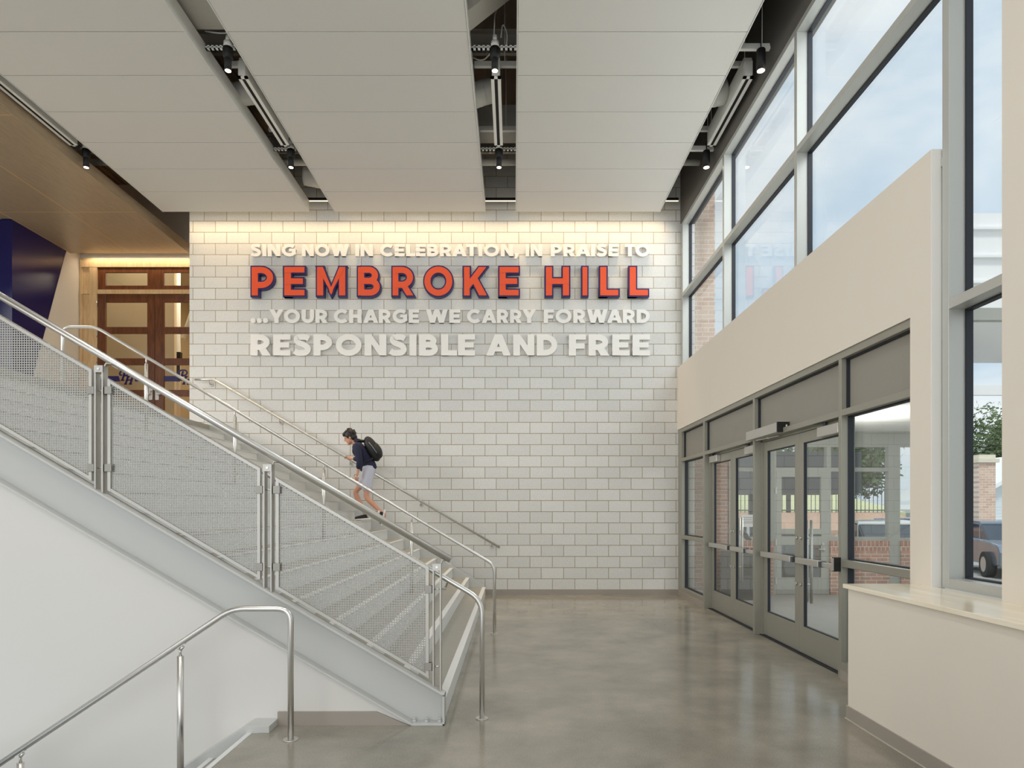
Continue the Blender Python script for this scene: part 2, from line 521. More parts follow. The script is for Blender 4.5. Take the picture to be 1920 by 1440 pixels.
# ------------------------------------------------------------------ room shell
f = MB()
f.box(-1.85, 3.25, -3.0, YB + 0.1, -0.25, 0)
f.box(-7.0, -1.85, 4.71, YB + 0.1, -0.25, 0)
f.box(-12, -1.85, -3.0, 2.6, -0.25, 0)
struct(f.build('floor', M['floor']), 'polished grey concrete lobby floor', 'floor')

struct(box('floor', M['tread'], (-8.0, -1.6, 2.6, 4.7, -3.4, -3.2)), 'lower level floor at the foot of the descending steps', 'floor')
struct(box('floor', M['tread'], (-12.2, XL + 0.02, 4.62, 13.4, 2.72, LAND)), 'upper landing floor at the top of the stairs', 'floor')

w = MB()
w.box(-5.91, 3.3, YB, YB + 0.3, -0.2, 8.3)
w.box(-5.91, -5.6, YB + 0.3, 13.6, 2.7, 8.3)
struct(w.build('wall_back', M['block']), 'pale ground-face block wall carrying the raised lettering', 'wall')

w = MB()
w.prism([(-0.73, 0.0), (-7.2, 0.222 + SL * (7.2 - 0.498) - 0.36), (-7.2, -3.4), (-1.70, -3.4), (-1.70, 0.0)], 4.625, 4.70)
struct(w.build('wall_stair', M['white_wall']), 'smooth white wall below the rising staircase', 'wall')
struct(box('wall_left', M['white_wall'], (-12.3, -12.1, -3.2, 13.6, -3.4, 8.4)), 'outer left wall of the hall beyond the frame', 'wall')
w = MB()
w.box(-12.2, 3.4, -3.2, -3.0, 6.4, 8.4)
w.box(-12.2, -9.0, -3.2, -3.0, -3.4, 6.4)
w.box(2.6, 3.4, -3.2, -3.0, 0, 6.4)
struct(w.build('wall_rear', M['white_wall']), 'rear wall around the big opening behind the viewer', 'wall')

# landing walls
w = MB()
w.box(-9.2, -9.0, 11.48, 13.4, LAND, 8.3)
w.box(-12.2, -9.0, 11.48, 11.6, LAND, 8.3)
struct(w.build('wall_landing', M['drywall']), 'warm white landing wall with a navy painted shape', 'wall')
nv = MB()
def yzpt(u, v):
    y = 9.0 * F / (963 - u)
    return (y, EYE + (955 - v) * y / F)
a_, b_ = yzpt(124, 468), yzpt(52, 740)
nv.prism([(11.48, 3.07), (b_[0], 3.07), b_, a_, (a_[0], 6.76), (11.48, 6.76)], -9.0, -8.992, axis='x')
nv.box(-12.0, -8.992, 11.474, 11.48, 3.07, 6.755)
tag(nv.build('wall_graphic', M['navy']), 'glossy navy painted band slanting down the landing wall', 'wall graphic')
w = MB()
w.box(-9.2, -8.99, 13.3, 13.5, LAND, 8.3)
w.box(-8.99, -5.9, 13.3, 13.5, 6.75, 8.3)
struct(w.build('wall_far', M['drywall']), 'landing end wall above the wooden doors', 'wall')

# ceilings
dk = MB()
for i in range(120):
    x = -12.2 + i * 0.13
    dk.box(x, x + 0.075, -3.2, 13.6, 8.30, 8.34)
dk.box(-12.3, 3.4, -3.2, 13.6, 8.34, 8.45)
struct(dk.build('ceiling', M['deck']), 'dark ribbed roof deck seen between the ceiling clouds', 'ceiling')

w = MB()
w.box(3.04, 3.3, -3.2, YB + 0.1, 6.76, 8.34)
struct(w.build('wall_bulkhead', M['bulkhead']), 'dark grey bulkhead above the tall windows', 'wall')

# right drywall
w = MB()
w.prism([(YB, 3.0), (YB, 4.13), (4.58, 4.13), (4.58, 0.0), (4.82, 0.0), (4.82, 3.0)], XW, XW + 0.10, axis='x')
struct(w.build('wall_right', M['drywall']), 'greige drywall band and pier framing the entrance doors', 'wall')
struct(box('trim_1', M['cap_white'], (XW + 0.001, XW + 0.07, 4.572, 4.58, 1.0, 4.13)), 'white corner edge of the drywall pier', 'trim')
w = MB()
w.box(2.93, 3.3, 2.6, 3.84, 0, 8.34)
w.box(2.93, 3.3, -3.2, 0.2, 0, 8.34)
w.box(2.93, 3.3, 0.2, 2.6, 0, 1.0)
struct(w.build('wall_pier', M['drywall']), 'greige pier at the right edge of the view', 'wall')

# base tiles
bt = MB(); bt.box(-0.51, 2.99, YB - 0.012, YB, 0, 0.098)
bl = bt.build('baseboard_back', M['base_tile']); struct(bl, 'taupe tile base along the block wall', 'baseboard')
bt = MB()
bt.prism([(-1.70, 0.0), (-0.76, 0.0), (-0.99, 0.098), (-1.70, 0.098)], 4.608, 4.625)
struct(bt.build('baseboard_stair', M['base_tile']), 'taupe tile base below the white stair wall', 'baseboard')

# ------------------------------------------------------------------ half wall with ledge
hw = thing('half_wall', 'low greige half wall with a pale maple ledge below the windows', 'half wall', (2.7, 2.6, 0))
box('wall_body', M['drywall'], (2.485, 2.985, 0.3, 4.755, 0, 0.968), hw)
box('ledge', M['ledge'], (2.462, 3.02, 0.3, 4.79, 0.968, 1.0), hw, bevel=0.004)
bb = MB(); bb.box(2.474, 2.9, 0.3, 4.766, 0, 0.098)
b1 = bb.build('base_tile', M['base_tile'], hw)
box('sealant_line', M['base_line'], (2.468, 2.9, 0.3, 4.772, 0, 0.006), hw)

# ------------------------------------------------------------------ staircase
def zt(x, d=0.0):
    return 0.222 + SL * (-0.498 - x) + d
st = thing('staircase', 'wide staircase with pale risers climbing left to the landing', 'staircase', (-0.5, 8.0, 0))
XE = -6.1
def stringer(y_web0, y_web1, y_lip0, y_lip1, name):
    s = MB()
    dv = 0.36
    xb = -0.498 - (dv - 0.222) / SL
    s.prism([(-0.498, 0.0), (-0.498, 0.222), (XE, zt(XE)), (XE, zt(XE) - dv), (xb, 0.0)], y_web0, y_web1)
    t = 0.016
    s.prism([(-0.498, 0.222), (XE, zt(XE)), (XE, zt(XE) - t), (-0.498, 0.222 - t)], y_lip0, y_lip1)
    s.prism([(xb, 0.0), (XE, zt(XE) - dv), (XE, zt(XE) - dv + t), (xb, t)], y_lip0, y_lip1)
    s.prism([(-0.512, 0.0), (-0.498, 0.0), (-0.498, 0.222), (-0.512, 0.222)], y_lip0, y_lip1)
    s.box(xb, -0.498, y_lip0, y_lip1, 0.0, 0.014)
    return s.build(name, M['stringer'], st, bevel=0.002)
ns = stringer(4.685, 4.70, YN, 4.70, 'channel_stringer')
for u in (777, 800, 825):
    x = (u - 963) * 0.00387
    b = MB(); b.cyl((x, 4.643, 0.014), 0.017, 0.016, 'z', 6); b.cyl((x, 4.643, 0.03), 0.009, 0.014, 'z', 10); b.cyl((x, 4.643, 0.012), 0.022, 0.004, 'z', 16)
    b.build('anchor_bolt', M['stringer'], ns)
fs = MB()
XF = XL - 0.02
fs.prism([(-0.515, 0.0), (-0.515, 0.21), (XF + 0.06, zt(XF + 0.06)), (XF, zt(XF + 0.06)), (XF, zt(XF) - 0.36), (-0.72, 0.0)], YF - 0.02, YF)
fs.box(-5.9, -0.52, YF, YF + 0.02, 0, 0.02)
fs.build('plate_stringer', M['stringer'], st)
for i in range(NR):
    x = X1 - RUN * i
    z0, z1 = RISE * i, RISE * (i + 1)
    r = MB()
    r.box(x - 0.012, x, 4.70, YF - 0.02, z0, z1)
    r.box(x - 0.05, x + 0.012, 4.70, YF - 0.02, z1 - 0.006, z1 + 0.001)
    r.build('riser', M['riser'], st)
    if i < NR - 1:
        box('tread', M['tread'], (x - RUN - 0.001, x - 0.05, 4.70, YF - 0.02, z1 - 0.04, z1), st)

# ------------------------------------------------------------------ guard rail with mesh panels
YG = 4.655
UG = 4.70 / F
g = thing('stair_guardrail', 'stainless guardrail with perforated panels on the near stair edge', 'guardrail', (-0.5, YG, 0.25))
def gz(x):           # centre of the top rail
    return 1.184 + SL * (-0.462 - x)
XG1 = -5.7
rl = MB(); rl.tube([(-0.462, 4.70, gz(-0.462)), (XG1, 4.70, gz(XG1))], 0.0265, 20)
rl.build('top_rail', M['stainless'], g)
lr = MB()
lr.tube([(-0.235, 4.76, 0.0), (-0.235, 4.76, 0.882), (-5.2, 4.76, 0.882 + SL * 4.965), (-5.7, 4.76, 0.882 + SL * 4.965)], 0.0195, 18, bend=0.11)
hr = lr.build('handrail', M['stainless'], g)
fl = MB(); fl.cyl((-0.235, 4.76, 0.0), 0.047, 0.006, 'z', 24); fl.build('floor_flange', M['stainless'], hr)
posts = [-0.555, -1.78, -3.0, -4.225, -5.45]
for px in posts:
    zb = zt(px) - 0.0
    ztop = gz(px) - 0.075
    p = MB()
    for dx in (-0.026, 0.026):
        p.box(px + dx - 0.0055, px + dx + 0.0055, YG - 0.03, YG + 0.03, zt(px + dx) - 0.012, ztop)
    po = p.build('post', M['satin_steel'], g, bevel=0.001)
    pl = MB(); pl.box(px - 0.0315, px + 0.0315, YG - 0.032, YG - 0.022, ztop - 0.05, ztop); pl.box(px - 0.0205, px + 0.0205, YG - 0.03, YG + 0.03, ztop - 0.045, ztop)
    pl.build('cap_plate', M['satin_steel'], po)
    bo = MB(); bo.cyl((px, YG - 0.037, ztop - 0.025), 0.0085, 0.006, 'y', 14); bo.build('bolt', M['stainless'], po)
    br = MB()
    br.tube([(px + 0.02, YG, ztop - 0.02), (px + 0.035, YG, ztop + 0.02), (px + 0.06, 4.70, gz(px + 0.06) - 0.02)], 0.007, 10)
    xa, xb2 = px + 0.03, px + 0.10
    br.bar((xa, 4.70, gz(xa) - 0.028), (xb2, 4.70, gz(xb2) - 0.028), 0.025, 0.005)
    br.build('rail_bracket', M['satin_steel'], po)
    hb = MB(); zz = 0.882 + SL * (-0.235 - px)
    hb.tube([(px + 0.02, YG + 0.02, zz - 0.09), (px + 0.05, 4.72, zz - 0.10), (px + 0.06, 4.76, zz - 0.03 - SL * 0.06)], 0.007, 10)
    hb.build('handrail_bracket', M['satin_steel'], po)
    zu, zl = 0.976 + 0.59 * (-0.555 - px), 0.415 + 0.59 * (-0.555 - px)
    for zc in (zu, zl):
        pn = MB(); pn.cyl((px - 0.03, YG - 0.002, zc), 0.006, 0.06, 'x', 10); pn.build('clamp_pin', M['stainless'], po)
        for sd in (-1, 1):
            if px == posts[0] and sd == 1: continue
            xc = px + sd * 0.06
            c = MB(); c.box(xc - 0.028, xc + 0.028, YG - 0.024, YG - 0.017, zc - 0.028, zc + 0.028); c.box(xc - 0.028, xc + 0.028, YG + 0.017, YG + 0.024, zc - 0.028, zc + 0.028)
            xe = px + sd * 0.036
            c.box(xe - 0.004, xe + 0.004, YG - 0.024, YG + 0.024, zc - 0.028, zc + 0.028)
            c.build('panel_clamp', M['clamp'], po, bevel=0.002)
def infill(xl, xr):
    pr = MB()
    zb = lambda x: 0.329 + SL * (-0.615 - x)
    ztp = lambda x: 1.137 + SL * (-0.615 - x)
    y0, y1 = YG - 0.015, YG + 0.015
    w_ = 0.022; cv = w_ * math.sqrt(1 + SL * SL)
    pr.prism([(xl, zb(xl)), (xl + w_, zb(xl + w_)), (xl + w_, ztp(xl + w_)), (xl, ztp(xl))], y0, y1)
    pr.prism([(xr - w_, zb(xr - w_)), (xr, zb(xr)), (xr, ztp(xr)), (xr - w_, ztp(xr - w_))], y0, y1)
    e_ = 0.0015
    pr.prism([(xl + e_, zb(xl) + e_), (xr - e_, zb(xr) + e_), (xr - e_, zb(xr) + cv), (xl + e_, zb(xl) + cv)], y0 + e_, y1 - e_)
    pr.prism([(xl + e_, ztp(xl) - cv), (xr - e_, ztp(xr) - cv), (xr - e_, ztp(xr) - e_), (xl + e_, ztp(xl) - e_)], y0 + e_, y1 - e_)
    fo = pr.build('panel_frame', M['satin_steel'], g)
    mh = MB(); pit = 0.0176; t = 0.0034
    x = xl + w_ + pit / 2
    while x < xr - w_:
        mh.box(x - t, x + t, YG - 0.002, YG + 0.001, zb(x) + 0.01, ztp(x) - 0.01)
        x += pit
    z = zb(xr)
    while z < ztp(xl):
        xa = max(xl + 0.01, -0.615 - (z - 0.329) / SL)
        xb_ = min(xr - 0.01, -0.615 - (z - 1.137) / SL)
        if xb_ > xa: mh.box(xa, xb_, YG - 0.0015, YG + 0.0015, z - t, z + t)
        z += pit
    mh.build('perforated_mesh', M['mesh'], fo, recalc=False)
for xl, xr in ((-1.725, -0.615), (-2.945, -1.838), (-4.17, -3.06), (-5.39, -4.285)):
    infill(xl, xr)

# ------------------------------------------------------------------ middle handrail
YM = 8.016
mr_ = thing('center_handrail', 'freestanding stainless handrail running up the middle of the stairs', 'handrail', (-0.24, YM, 0))
SM = 0.597
zm = lambda x: 0.86 + SM * (-0.24 - x)
t_ = MB()
t_.tube([(-0.24, YM, 0), (-0.24, YM, 0.86), (-5.23, YM, zm(-5.23)), (-5.645, YM, zm(-5.23)), (-5.645, YM, LAND)], 0.0195, 18, bend=0.1)
t_.build('rail', M['stainless'], mr_)
fl = MB(); fl.cyl((-0.24, YM, 0.0), 0.05, 0.006, 'z', 24); fl.build('floor_flange', M['stainless'], mr_)
for px in (-1.276, -2.378, -3.49, -4.6):
    n = int((X1 - px) / RUN) + 1
    p = MB(); p.cyl((px, YM, RISE * n), 0.0205, zm(px) - 0.085 - RISE * n, 'z', 18)
    po = p.build('post', M['stainless'], mr_)
    p = MB(); p.cyl((px, YM, zm(px) - 0.086), 0.009, 0.07, 'z', 12); p.bar((px - 0.035, YM, zm(px - 0.035) - 0.021), (px + 0.035, YM, zm(px + 0.035) - 0.021), 0.025, 0.005)
    p.build('saddle', M['stainless'], po)

# ------------------------------------------------------------------ wall handrail
YR = 11.58
wr = thing('wall_handrail', 'slim stainless handrail on brackets along the block wall', 'handrail', (-0.4, YB, 0.9))
zr = lambda x: 0.865 + 0.587 * (-0.25 - x)
t_ = MB(); t_.tube([(-5.77, YR, zr(-5.43) + 0.0), (-5.43, YR, zr(-5.43)), (-0.25, YR, zr(-0.25))], 0.02, 16, bend=0.05)
t_.build('rail', M['stainless'], wr)
for bx in (-5.51, -4.236, -2.96, -1.68, -0.396):
    z = zr(max(bx, -5.43))
    b = MB(); b.cyl((bx, YB - 0.012, z - 0.075), 0.037, 0.012, 'y', 20)
    b.tube([(bx, YB - 0.01, z - 0.075), (bx, YR + 0.01, z - 0.07), (bx, YR, z - 0.015)], 0.008, 10, bend=0.03)
    b.build('wall_bracket', M['satin_steel'], wr)

# ------------------------------------------------------------------ descending stair and its rail
ls = thing('lower_steps', 'concrete steps going down below the floor edge, bottom left', 'steps', (-1.85, 3.6, 0))
for i in range(12):
    x = -1.85 - 0.265 * i; z = -0.175 * i
    r = MB(); r.box(x, x + 0.012, 2.6, 4.45, z - 0.175, z); r.box(x - 0.004, x + 0.03, 2.6, 4.45, z - 0.006, z + 0.0015)
    r.build('riser', M['riser'], ls)
    if i: box('tread', M['tread'], (x + 0.03, x + 0.265, 2.6, 4.45, z - 0.04, z), ls)
sk = MB()
sk.prism([(-1.70, 0.0), (-1.70, 0.048), (-1.86, 0.048), (-5.2, 0.048 - 0.652 * 3.34), (-5.2, -0.35 - 0.652 * 3.34), (-1.86, -0.30), (-1.78, 0.0)], 4.45, 4.624)
sk.build('skirt_plate', M['stringer'], ls, bevel=0.002)
YLR = 4.322
lw_ = thing('lower_handrail', 'stainless handrail bending down over the descending steps, bottom left', 'handrail', (-1.505, YLR, 0))
zl_ = lambda x: 0.885 + 0.667 * (x + 1.90)
t_ = MB(); t_.tube([(-1.505, YLR, 0), (-1.505, YLR, 0.885), (-1.90, YLR, 0.885), (-4.6, YLR, zl_(-4.6))], 0.0205, 18, bend=0.09)
t_.build('rail', M['stainless'], lw_)
fl = MB(); fl.cyl((-1.505, YLR, 0.0), 0.05, 0.006, 'z', 24); fl.build('floor_flange', M['stainless'], lw_)
for px in (-2.25, -3.33):
    n = math.ceil((-1.85 - px) / 0.265)
    p = MB(); p.cyl((px, YLR, -0.175 * n), 0.0215, zl_(px) - 0.085 + 0.175 * n, 'z', 18)
    po = p.build('post', M['stainless'], lw_)
    p = MB(); p.cyl((px, YLR, zl_(px) - 0.086), 0.009, 0.06, 'z', 12); p.tube([(px, YLR, zl_(px) - 0.045), (px + 0.02, YLR, zl_(px) - 0.02)], 0.012, 10)
    p.bar((px - 0.03, YLR, zl_(px - 0.03) - 0.023), (px + 0.035, YLR, zl_(px + 0.035) - 0.023), 0.025, 0.005)
    p.build('saddle', M['stainless'], po)
# ==PART2==
# ------------------------------------------------------------------ ceiling clouds
ZC = EYE + 5.30
YC1 = 11.40
PW = 0.7155
UCE = 5.30 / 558.0
def cloud(x0, x1, label):
    c = thing('ceiling_cloud', label, 'ceiling panel', ((x0 + x1) / 2, YC1, ZC), 'suspended white ceiling clouds')
    for k in range(13):
        y1 = YC1 - PW * k - 0.005
        y0 = YC1 - PW * (k + 1) + 0.006
        box('ceiling_panel', M['panel'], (x0 + 0.014, x1 - 0.014, y0, y1, ZC, ZC + 0.03), c, bevel=0.003)
    yb = YC1 - PW * 13
    box('backing_board', M['bulkhead'], (x0 + 0.012, x1 - 0.012, yb, YC1 - 0.005, ZC + 0.031, ZC + 0.05), c)
    t = MB()
    for x in (x0, x1 - 0.012):
        t.box(x, x + 0.012, yb, YC1, ZC - 0.004, ZC + 0.20)
    t.box(x0, x1, YC1 - 0.004, YC1, ZC, ZC + 0.20)
    t.build('edge_trim', M['panel_trim'], c)
    w_ = MB()
    for x in (x0 + 0.4, x1 - 0.4):
        for y in (yb + 0.5, (yb + YC1) / 2, YC1 - 0.6):
            w_.cyl((x, y, ZC + 0.05), 0.003, 8.3 - ZC - 0.05, 'z', 6)
    w_.build('hanger_wire', M['cable'], c)
pX = [(-6.25, -3.64), (-3.19, -0.50), (0.035, 2.61)]
cloud(*pX[0], 'white ceiling cloud over the landing side, left of the three')
cloud(*pX[1], 'white ceiling cloud over the stairs, middle of the three')
cloud(*pX[2], 'white ceiling cloud beside the tall windows, right of the three')

# ------------------------------------------------------------------ fixtures in the slots between the clouds
def spot_lamp(d_name, loc, power, ang=60):
    d = bpy.data.lights.new(d_name, 'SPOT'); d.energy = power; d.spot_size = R(ang); d.spot_blend = 0.6
    d.color = (1.0, 0.88, 0.72); d.shadow_soft_size = 0.04
    return d
def spotlight(x, y, label, rod=False, ztop=None):
    zt_ = ZC + 0.16
    t = thing('spotlight', label, 'spotlight', (x, y, zt_), 'black cylinder spotlights in the ceiling slots')
    if rod:
        b = MB(); b.cyl((x, y, zt_ - 0.06), 0.007, 8.3 - zt_ + 0.06, 'z', 8); b.build('suspension_rod', M['black'], t)
        b = MB(); b.lathe((x, y, zt_ - 0.30), [(0.052, 0), (0.052, 0.24), (0.046, 0.25)], 22)
        b.build('barrel', M['black'], t)
    else:
        b = MB(); b.cyl((x, y, zt_ - 0.035), 0.05, 0.07, 'z', 18); b.cyl((x, y, zt_ + 0.03), 0.028, 0.08, 'z', 14)
        b.build('junction_mount', M['strut'], t)
        b = MB(); b.lathe((x, y, zt_ - 0.17), [(0.034, 0), (0.058, 0.03), (0.060, 0.10), (0.056, 0.135)], 22)
        b.build('canister', M['black'], t)
        b = MB(); b.lathe((x, y, zt_ - 0.30), [(0.041, 0), (0.041, 0.14), (0.036, 0.15)], 22)
        b.build('barrel', M['black'], t)
    r = 0.042 if rod else 0.033
    b = MB(); b.lathe((x, y, zt_ - 0.302), [(r, 0.0), (r, 0.004)], 20); b.build('lens', M['bulb'], t)
    d = spot_lamp('lamp', None, 60, 70)
    o = bpy.data.objects.new('lamp', d); COL.objects.link(o); o.parent = t; o.location = (0, 0, -0.31)
    return t
def diffuser(x, label):
    y0, y1 = 7.93, 9.44
    z0 = ZC + 0.05
    t = thing('slot_diffuser', label, 'air diffuser', (x, (y0 + y1) / 2, z0), 'white linear slot diffusers in the ceiling slots')
    b = MB()
    for s in (-1, 1): b.box(x + s * 0.021, x + s * 0.062, y0, y1, z0, z0 + 0.02)
    b.box(x - 0.062, x + 0.062, y0, y0 + 0.03, z0, z0 + 0.02); b.box(x - 0.062, x + 0.062, y1 - 0.03, y1, z0, z0 + 0.02)
    b.build('face_frame', M['strut'], t)
    b = MB(); b.box(x - 0.05, x + 0.05, y0 + 0.02, y1 - 0.02, z0 + 0.02, z0 + 0.26); b.build('plenum_box', M['strut'], t)
    b = MB(); b.box(x - 0.0205, x + 0.0205, y0 + 0.03, y1 - 0.03, z0 + 0.004, z0 + 0.019); b.build('slot', M['slot'], t)
    b = MB(); b.box(x - 0.045, x + 0.045, y0 - 0.02, y0 + 0.02, z0 + 0.025, z0 + 0.2); b.build('end_cap', M['strut'], t)
    return t
def strut(x0, x1, y, z, slotted, label):
    o = None
    b = MB()
    if slotted:
        n = max(2, int((x1 - x0) / 0.05)); h0, h1 = z, z + 0.042
        b.box(x0, x1, y, y + 0.04, h1 - 0.012, h1); b.box(x0, x1, y, y + 0.04, h0, h0 + 0.012)
        p = (x1 - x0) / n
        for k in range(n): b.box(x0 + p * k, x0 + p * k + p * 0.45, y, y + 0.03, h0, h1)
        b.box(x0, x1, y + 0.03, y + 0.04, h0, h1)
        o = b.build('slotted_strut', M['strut'])
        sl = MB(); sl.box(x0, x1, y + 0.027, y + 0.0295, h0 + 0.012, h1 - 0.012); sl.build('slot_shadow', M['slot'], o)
    else:
        b.box(x0, x1, y, y + 0.045, z, z + 0.035); b.box(x0, x1, y + 0.015, y + 0.03, z + 0.035, z + 0.075)
        b.cyl(((x0 + x1) / 2 + 0.12, y + 0.022, z + 0.07), 0.005, 8.3 - z - 0.07, 'z', 8)
        o = b.build('support_strut', M['strut'])
    tag(o, label, 'strut', 'white struts bridging the ceiling slots')
slots = [(-6.56, -6.25, -6.45, 'beside the wood soffit'), (-3.64, -3.19, -3.36, 'in the slot between left and middle clouds'),
         (-0.50, 0.035, -0.22, 'in the slot between middle and right clouds'), (2.61, 3.03, 2.91, 'beside the tall windows')]
for i, (x0, x1, xc, where) in enumerate(slots):
    rod = i == 3
    for y, nm in ((7.53, 'nearer'), (9.66, 'farther')):
        if i == 0 and nm == 'nearer': pass
        spotlight(xc, y, f'{nm} black cylinder spotlight {where}', rod)
    diffuser(xc if i != 0 else -6.47, f'white linear slot diffuser {where}')
    strut(x0, x1, 7.55, ZC + 0.135, not rod, f'white strut by the nearer spotlight {where}')
    strut(x0, x1, 8.12, ZC + 0.325, False, f'plain white strut at the near diffuser end {where}')
    strut(x0, x1, 9.5, ZC + 0.325, False, f'plain white strut at the far diffuser end {where}')
    strut(x0, x1, 9.68, ZC + 0.135, not rod, f'white strut by the farther spotlight {where}')

# services above
bm_ = MB(); bm_.tube([(-9, 10.33, ZC + 0.30), (3.0, 10.33, ZC + 0.30)], 0.05, 16)
tag(bm_.build('service_pipe', M['beam_steel']), 'pale pipe crossing above the ceiling clouds near the block wall', 'pipe')
for y, zz in ((6.1, 7.6), (8.6, 7.7), (11.0, 7.7)):
    b = MB(); b.box(-9, 3.0, y - 0.07, y + 0.07, zz + 0.24, zz + 0.26); b.box(-9, 3.0, y - 0.07, y + 0.07, zz, zz + 0.02); b.box(-9, 3.0, y - 0.008, y + 0.008, zz, zz + 0.26)
    tag(b.build('roof_beam', M['beam_steel']), {6.1: 'painted roof beam nearest the viewer above the clouds', 8.6: 'painted roof beam above the diffusers', 11.0: 'painted roof beam closest to the block wall'}[y], 'beam', 'roof beams above the clouds')
def duct(path, r, label):
    b = MB()
    pts = [Vector(p) for p in path]
    fine = []
    for i in range(len(pts) - 1):
        n = 10
        for k in range(n): fine.append(pts[i].lerp(pts[i + 1], k / n))
    fine.append(pts[-1])
    rr = [r * (1 + 0.07 * math.sin(3.1 * i + 0.7 * len(path)) * (1 if i % 2 else -0.6)) for i in range(len(fine))]
    b.tube(fine, rr, 18)
    tag(b.build('insulated_duct', M['duct']), label, 'duct', 'crumpled foil ducts above the clouds')
duct([(-0.72, 8.6, 7.05), (-0.40, 8.62, 7.17), (-0.29, 8.62, 7.2)], 0.16, 'foil duct elbow at the diffuser between middle and right clouds')
duct([(-4.2, 8.6, 7.12), (-3.75, 8.62, 7.14), (-3.43, 8.62, 7.18)], 0.15, 'foil duct elbow at the diffuser between left and middle clouds')
duct([(2.0, 8.6, 7.12), (2.5, 8.62, 7.12), (2.84, 8.62, 7.18)], 0.17, 'foil duct elbow at the diffuser beside the tall windows')
duct([(-3.55, 10.9, 7.3), (-3.2, 10.95, 7.25), (-2.6, 10.95, 7.3)], 0.22, 'bulging insulated duct above the slot near the block wall')
b = MB(); b.box(-2.0, 1.5, 9.8, 10.25, 7.42, 7.75); tag(b.build('rectangular_duct', M['duct']), 'long wrapped duct box above the middle slot', 'duct')
b = MB(); b.prism([(-0.6, 6.93), (-0.6, 7.6), (0.25, 7.6)], 7.0, 7.3); tag(b.build('duct_hood', M['beam_steel']), 'pale sloping sheet duct high in the middle slot', 'duct')
b = MB(); b.box(-4.6, -2.9, 6.3, 7.42, 7.12, 7.5); tag(b.build('supply_duct', M['beam_steel']), 'broad pale duct above the slot, upper left', 'duct')
def cable(path, label):
    b = MB(); b.tube(path, 0.008, 8, bend=0.25, bend_n=8)
    tag(b.build('flexible_cable', M['cable']), label, 'cable', 'pale flexible cables in the ceiling slots')
cable([(-0.23, 7.53, ZC + 0.26), (-0.22, 7.53, ZC + 0.62), (0.05, 7.52, ZC + 0.82), (0.3, 7.5, ZC + 0.80)], 'pale looping cable above the nearer middle spotlight')
cable([(-0.15, 7.62, ZC + 0.32), (-0.13, 7.62, ZC + 0.5), (-0.07, 7.62, ZC + 0.36), (-0.09, 7.64, ZC + 0.20)], 'short pale cable loop beside the nearer middle spotlight')
cable([(-0.55, 7.9, ZC + 0.30), (-0.38, 7.9, ZC + 0.22), (-0.2, 7.75, ZC + 0.32)], 'pale cable sagging behind the nearer middle spotlight')
cable([(-3.6, 7.47, ZC + 0.28), (-3.4, 7.47, ZC + 0.25), (-3.1, 7.47, ZC + 0.30)], 'pale cable over the nearer spotlight in the left slot')
# continuous warm light line between the clouds and the block wall
wl_ = thing('wall_washer', 'slim warm light line high along the block wall', 'light', (-1.6, 11.47, 7.10))
box('housing', M['black'], (-5.85, 2.95, 11.44, 11.50, 7.085, 7.13), wl_)
box('lens', M['led'], (-5.85, 2.95, 11.455, 11.478, 7.075, 7.085), wl_)
wash = area_light('washer_lamp', (0, 0, -0.035), (R(3), 0, 0), 8.7, 0.03, 48, (1.0, 0.74, 0.43), spread=R(75), parent=wl_)

# ------------------------------------------------------------------ wood soffit over the landing
ZS = 6.757
so = thing('wood_soffit', 'long tan wood-panelled soffit over the upper landing', 'soffit', (-7.8, 8, ZS))
def sof(x0, x1, y0, y1): box('soffit_panel', M['soffit'], (x0, x1, y0, y1, ZS, ZS + 0.03), so, bevel=0.004)
for (xa, xb) in ((-8.98, -7.78), (-7.76, -6.60)):
    for (ya, yb) in ((2.9, 5.66), (5.68, 8.43), (8.45, 11.19), (11.21, 13.0)):
        sof(xa, xb, ya, yb)
for (xa, xb) in ((-10.3, -9.0), (-11.6, -10.32)):
    for (ya, yb) in ((2.9, 5.66), (5.68, 8.43), (8.45, 11.46)): sof(xa, xb, ya, yb)
s = MB()
s.box(-7.782, -7.758, 2.9, 13.0, ZS - 0.002, ZS + 0.02); s.box(-8.998, -8.978, 2.9, 13.0, ZS - 0.004, ZS + 0.02); s.box(-11.6, -6.6, 11.188, 11.212, ZS - 0.001, ZS + 0.02); s.box(-11.6, -6.6, 8.428, 8.452, ZS - 0.001, ZS + 0.02)
s.build('joint_strip', M['soffit_seam'], so)
box('fascia', M['soffit'], (-6.60, -6.58, 2.9, 13.0, ZS - 0.003, ZS + 0.18), so)
cv = thing('cove_light', 'warm cove light above the wooden doors', 'light', (-7.4, 13.15, ZS + 0.1))
box('lens', M['led'], (-8.9, -6.0, 13.06, 13.09, ZS + 0.09, ZS + 0.10), cv)
box('housing', M['panel_trim'], (-8.95, -5.95, 13.03, 13.12, ZS + 0.10, ZS + 0.14), cv)
area_light('cove_lamp', (0, -0.02, -0.03), (R(12), 0, 0), 2.8, 0.04, 12, (1.0, 0.82, 0.58), spread=R(140), parent=cv)
sp = bpy.data.lights.new('landing_down_fill', 'AREA'); sp.size = 0.5; sp.energy = 30; sp.color = (1, 0.94, 0.88)  # soft light added under the soffit to brighten the landing, no fixture
lo = bpy.data.objects.new('landing_down_fill', sp); COL.objects.link(lo); lo.location = (-7.6, 9.6, ZS - 0.02)

